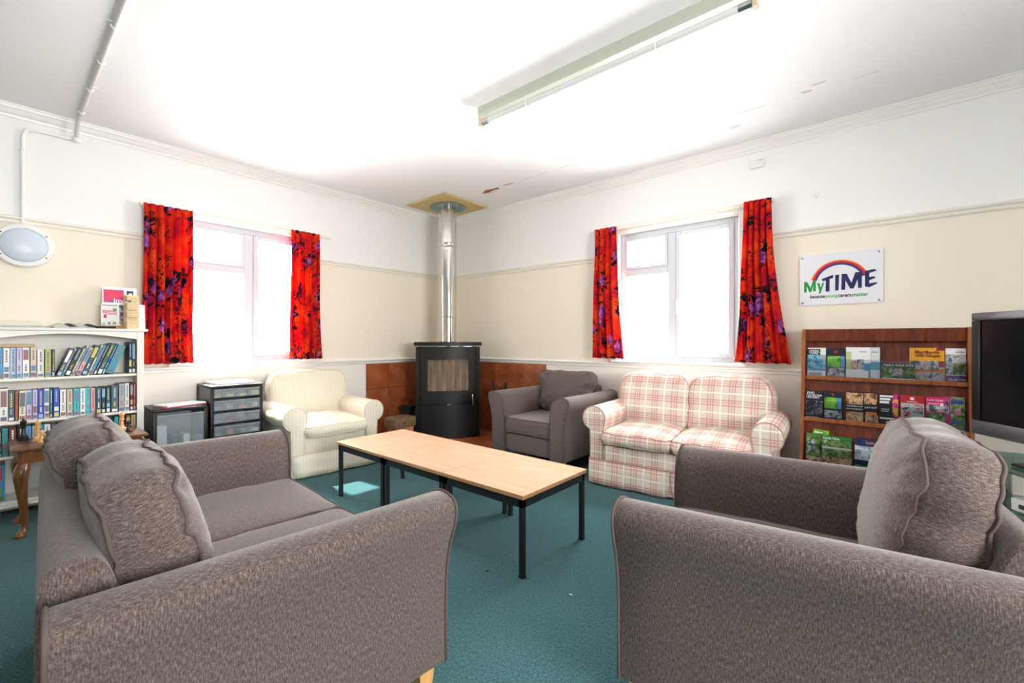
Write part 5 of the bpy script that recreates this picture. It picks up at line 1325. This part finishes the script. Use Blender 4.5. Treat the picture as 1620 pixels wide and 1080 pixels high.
leaflet(2, 1439, 1464, .262, [(.08, .36, .96, .62, PH_MIX), (.08, .05, .96, .30, PH_MIX), (.08, .30, .96, .36, (230, 110, 40))], [('Men', .66, .87, .032, (130, 60, 20)), ('Villa', .66, .77, .028, (130, 60, 20))], 'orange villages leaflet partly behind another orange one on the top tier', OR_, 0)
leaflet(2, 1462, 1495, .262, [(.04, .36, .96, .62, PH_MIX), (.04, .05, .96, .30, PH_MIX), (.04, .30, .96, .36, (230, 110, 40)), (.7, .44, .98, .62, (150, 24, 50)), (.62, .92, 1, 1, (140, 24, 50))], [('Mendip', .40, .87, .036, (130, 60, 20)), ('Villages', .42, .77, .032, (130, 60, 20))], 'orange Mendip Villages leaflet with a maroon spot on the top tier', OR_, 1)
leaflet(2, 1496, 1529, .26, [(0, .24, .32, .82, PH_MIX), (.34, .24, 1, .58, PH_GREEN), (.34, .60, 1, .82, PH_MIX), (0, 0, 1, .22, (110, 40, 140)), (.5, .88, .95, .91, (180, 150, 170))], [('Nordic Walk', .56, .10, .024, W_)], 'white leaflet with a purple Nordic Walk band at the right end of the top tier', W_)
# middle tier
leaflet(1, 1274, 1301, .235, [(0, .14, 1, .64, PH_DARK), (.05, .03, .8, .07, (150, 150, 170))], [('FIND', .3, .92, .02, W_), ('FUN ON OUR', .5, .84, .018, W_), ('HISTORY', .42, .76, .02, W_)], 'dark blue leaflet with white capitals at the left end of the middle tier', (28, 28, 60))
leaflet(1, 1303, 1333, .24, [(.04, .40, .72, .78, PH_LIME), (.74, .40, .92, .78, (80, 150, 220)), (.04, .08, .36, .34, PH_MIX), (.38, .08, .95, .34, PH_MIX), (.4, .84, .55, .93, (150, 40, 50))], [], 'black leaflet with a bright green hill on the middle tier', K_)
leaflet(1, 1338, 1366, .25, [(.02, .58, .98, .96, PH_WARM), (.02, .04, .98, .34, PH_WARM)], [('THE BUSIEST DAY', .5, .52, .016, W_), ('OUT IN HISTORY', .5, .43, .018, W_)], 'black history leaflet with warm pictures on the middle tier, upright', (30, 26, 30), 1)
leaflet(1, 1368, 1390, .25, [(.05, .60, .98, .96, PH_WARM), (.05, .04, .98, .28, PH_WARM), (.1, .28, .9, .36, (226, 140, 60))], [('DAY OUT', .5, .5, .022, W_)], 'black history leaflet tilted to the right on the middle tier', (30, 26, 30), 0, R(-2.5), 0.002)
leaflet(1, 1391, 1421, .245, [(.70, .30, 1, 1, PH_PARTY), (.02, .90, .72, .96, W_), (.02, .80, .60, .87, W_), (.02, .70, .52, .77, W_), (.02, .20, .80, .25, W_), (.35, .02, .95, .14, PH_PARTY), (.1, .50, .55, .53, (190, 190, 200)), (.1, .44, .5, .47, (190, 190, 200))], [], 'black leaflet with white bars and bright party colours on the middle tier', (30, 30, 34), 1)
leaflet(1, 1424, 1463, .245, [(.04, .14, .98, .76, (196, 196, 190)), (.08, .54, .46, .74, PH_MIX), (.52, .54, .92, .74, PH_RED), (.08, .34, .46, .52, PH_RED), (.52, .34, .92, .52, PH_MIX), (.08, .16, .46, .32, PH_WARM), (.52, .16, .92, .32, PH_BLUE), (.42, .86, .58, .94, W_), (.28, .79, .72, .82, (236, 170, 170))], [], 'red leaflet with a grid of six pictures on the middle tier', (186, 28, 40))
leaflet(1, 1465, 1496, .245, [(.03, .56, .48, .76, PH_MIX), (.5, .56, .97, .74, PH_MIX), (.03, .24, .97, .52, PH_GREEN), (.74, .74, .90, .82, W_), (.03, .0, .97, .18, (90, 40, 70)), (.1, .78, .7, .81, (250, 190, 220))], [('Corfe Castle', .47, .90, .026, W_)], 'magenta Corfe Castle leaflet on the middle tier', (226, 20, 120), 1)
leaflet(1, 1493, 1503, .25, [(.1, .5, .9, .9, PH_MIX)], [], 'narrow showing edge of a grey and magenta leaflet behind the Corfe Castle one', (200, 40, 120), 0)
leaflet(1, 1504, 1527, .25, [(.02, .02, .98, .98, PH_GREEN), (.02, .80, .9, .92, (40, 60, 130)), (.02, .22, .70, .32, (70, 84, 150)), (.3, .5, .75, .66, (206, 110, 150)), (0, .02, 1, .10, (80, 90, 150))], [], 'green countryside leaflet with blue bands at the right end of the middle tier', (190, 196, 186))
# bottom tier
leaflet(0, 1275, 1301, .235, [(.0, .2, 1, .9, PH_GREEN), (.0, .02, 1, .2, PH_WARM), (.1, .35, .5, .75, PH_MIX)], [], 'green woodland leaflet with grey figures at the left end of the bottom tier', (90, 130, 70))
leaflet(0, 1281, 1306, .265, [(0, .85, 1, 1, PH_LIME), (.1, .88, .6, .93, W_)], [], 'green leaflet poking up behind the others on the bottom tier', (110, 150, 80), -1, R(5), 0.006)
for k_, (a, c) in enumerate(((1300, 1332), (1331, 1337), (1336, 1342), (1341, 1347))):
    leaflet(0, a, c, .235 - .001 * k_, [(0, .86, 1, 1, (40, 130, 50)), (0, .3, 1, .84, PH_GREEN), (0, .55, 1, .62, (210, 214, 200)), (0, .05, 1, .28, PH_WARM)], [('Cycle Hire', .45, .91, .026, W_)] if k_ == 0 else [],
            ['green Cycle Hire leaflet on the bottom tier, its title showing in full', 'first green leaflet edge right of the Cycle Hire title', 'second green leaflet edge right of the Cycle Hire title', 'third green leaflet edge right of the Cycle Hire title'][k_], (44, 120, 54), 3 - k_)
for k_, (a, c) in enumerate(((1352, 1361), (1361, 1394), (1393, 1400))):
    leaflet(0, a, c, .24, [(0, .30, 1, .76, PH_SHIP), (0, .0, 1, .12, (80, 130, 136)), (0, .12, 1, .22, (20, 30, 40))], [('Sailing', .55, .88, .026, (226, 150, 70))] if k_ == 1 else [],
            ['showing edge of a navy sails leaflet left of the full one', 'navy leaflet with white sails on the bottom tier', 'showing edge of a navy sails leaflet right of the full one'][k_], (24, 44, 100), 2 if k_ == 1 else 0)
leaflet(0, 1401, 1432, .24, [(0, .30, 1, .68, PH_SHIP), (0, .0, 1, .28, PH_GREEN)], [('DAY TRIPS', .5, .80, .026, W_)], 'navy day trips leaflet on the bottom tier beside the armchair cushion', (30, 56, 120), 1)

# ------------------------------------------------------------------ television on a glass stand
TVL = CAM + FWD * 2.43 + RGT * 2.527
TVD = Vector((0.58, -0.81, 0)).normalized()               # along the screen, away from the rack
TW, THh, TZ0 = 1.04, 0.655, 0.66
tvc = TVL + TVD * (TW / 2)
trot = math.atan2(TVD.y, TVD.x)                            # local +x along the screen; local -y faces the room
tv = thing('television', 'large black flat television with a silver frame at the right edge', 'television', (tvc.x, tvc.y, 0.562), trot)
z0 = TZ0 - 0.562
b = MB(); b.rbox(-TW / 2, TW / 2, 0.0, 0.075, z0, z0 + THh, 0.012, 2); b.rbox(-0.36, 0.36, 0.07, 0.12, z0 + 0.1, z0 + THh - 0.1, 0.02, 2); b.build('casing', BLACKP, tv, smooth=True)
SILV = mat('dark_silver_frame', S(104, 106, 112), 0.3, 0.6)
for (a0, a1, q0, q1) in ((-TW / 2, TW / 2, THh - 0.042, THh), (-TW / 2, TW / 2, 0, 0.075), (-TW / 2, -TW / 2 + 0.05, 0.075, THh - 0.042), (TW / 2 - 0.05, TW / 2, 0.075, THh - 0.042)):
    b = MB(); b.rbox(a0 + 0.0005, a1 - 0.0005, -0.012, 0.0, z0 + q0 + 0.0005, z0 + q1 - 0.0005, 0.004, 2); b.build('frame', SILV if a1 - a0 > 0.1 else BLACKP, tv, smooth=True)
b = MB(); b.box(-TW / 2 + 0.05, TW / 2 - 0.05, -0.005, 0.0, z0 + 0.075, z0 + THh - 0.042); b.build('screen', mat('dark_glass_screen', S(8, 10, 18), 0.14, spec=0.1), tv)
b = MB(); b.rbox(-0.03, 0.03, 0.02, 0.06, 0.012, z0 + 0.12, 0.006); b.build('neck', BLACKP, tv)
b = MB(); b.rbox(-0.22, 0.22, -0.10, 0.16, 0, 0.014, 0.006, 2); b.build('foot', BLACKP, tv, smooth=True)
stc = tvc + Vector((-TVD.y, TVD.x, 0)) * 0.03
sd_ = thing('television_stand', 'glass television stand with silver tube legs below the television', 'television stand', (stc.x, stc.y, 0), trot)
def glass_shelf(z, hw_, dep):
    b = MB(); pts = [(-hw_, -dep * 0.2), (-hw_ * 0.75, -dep), (0, -dep * 1.15), (hw_ * 0.75, -dep), (hw_, -dep * 0.2), (hw_ * 0.8, dep), (-hw_ * 0.8, dep)]
    b.prism(pts, 'z', z - 0.010, z); o = b.build('glass_shelf', SHELFGLASS, sd_); return o
for z, hw_ in ((0.56, 0.60), (0.34, 0.56), (0.12, 0.58)): glass_shelf(z, hw_, 0.20)
for sx in (-1, 1):
    for zz in ((0.0, 0.108), (0.122, 0.328), (0.342, 0.548)):
        b = MB(); b.lathe([(0.036, zz[0]), (0.036, zz[1])], 20, Matrix.Translation((sx * 0.46, 0.06, 0))); b.build('tube_leg', CHROME, sd_, smooth=True)
bx_ = thing('media_player', 'white set-top box on the glass shelf below the television', 'media player', (stc.x, stc.y, 0.3405), trot)
b = MB(); b.rbox(-0.24, 0.14, -0.11, 0.12, 0.006, 0.066, 0.006, 2); b.build('case', flat(214, 214, 212), bx_, smooth=True)
b = MB(); b.box(-0.20, 0.1, -0.1125, -0.109, 0.024, 0.044); b.build('display', flat(40, 40, 46), bx_)
b = MB(); b.rbox(-0.22, -0.18, -0.06, 0.08, 0, 0.0065, 0.001); b.build('foot', BLACKP, bx_)
b = MB(); b.rbox(0.08, 0.12, -0.06, 0.08, 0, 0.0065, 0.001); b.build('foot', BLACKP, bx_)
m = MB(); pc = [(-0.30, 0.09, 0.14), (-0.32, 0.16, 0.05), (-0.35, 0.18, 0.006)]
m.tube(catmull(pc, 6), 0.004, 6); m.build('power_cable', BLACKP, tv, smooth=True)

# ------------------------------------------------------------------ crumbs on the carpet
for i, (px, py) in enumerate(((903, 941), (771, 903))):
    p = atz(px, py, 0.0); b = MB(); b.rbox(-0.008, 0.008, -0.004, 0.004, 0, 0.004, 0.0015)
    tag(b.build('carpet_crumb', [PAPER, flat(50, 44, 40)][i], None, (p.x, p.y, 0.0003), (0, 0, 0.6 * i)), ['tiny pale scrap on the carpet between the sofa and armchair', 'tiny dark scrap on the carpet beside the sofa arm'][i], 'scrap')
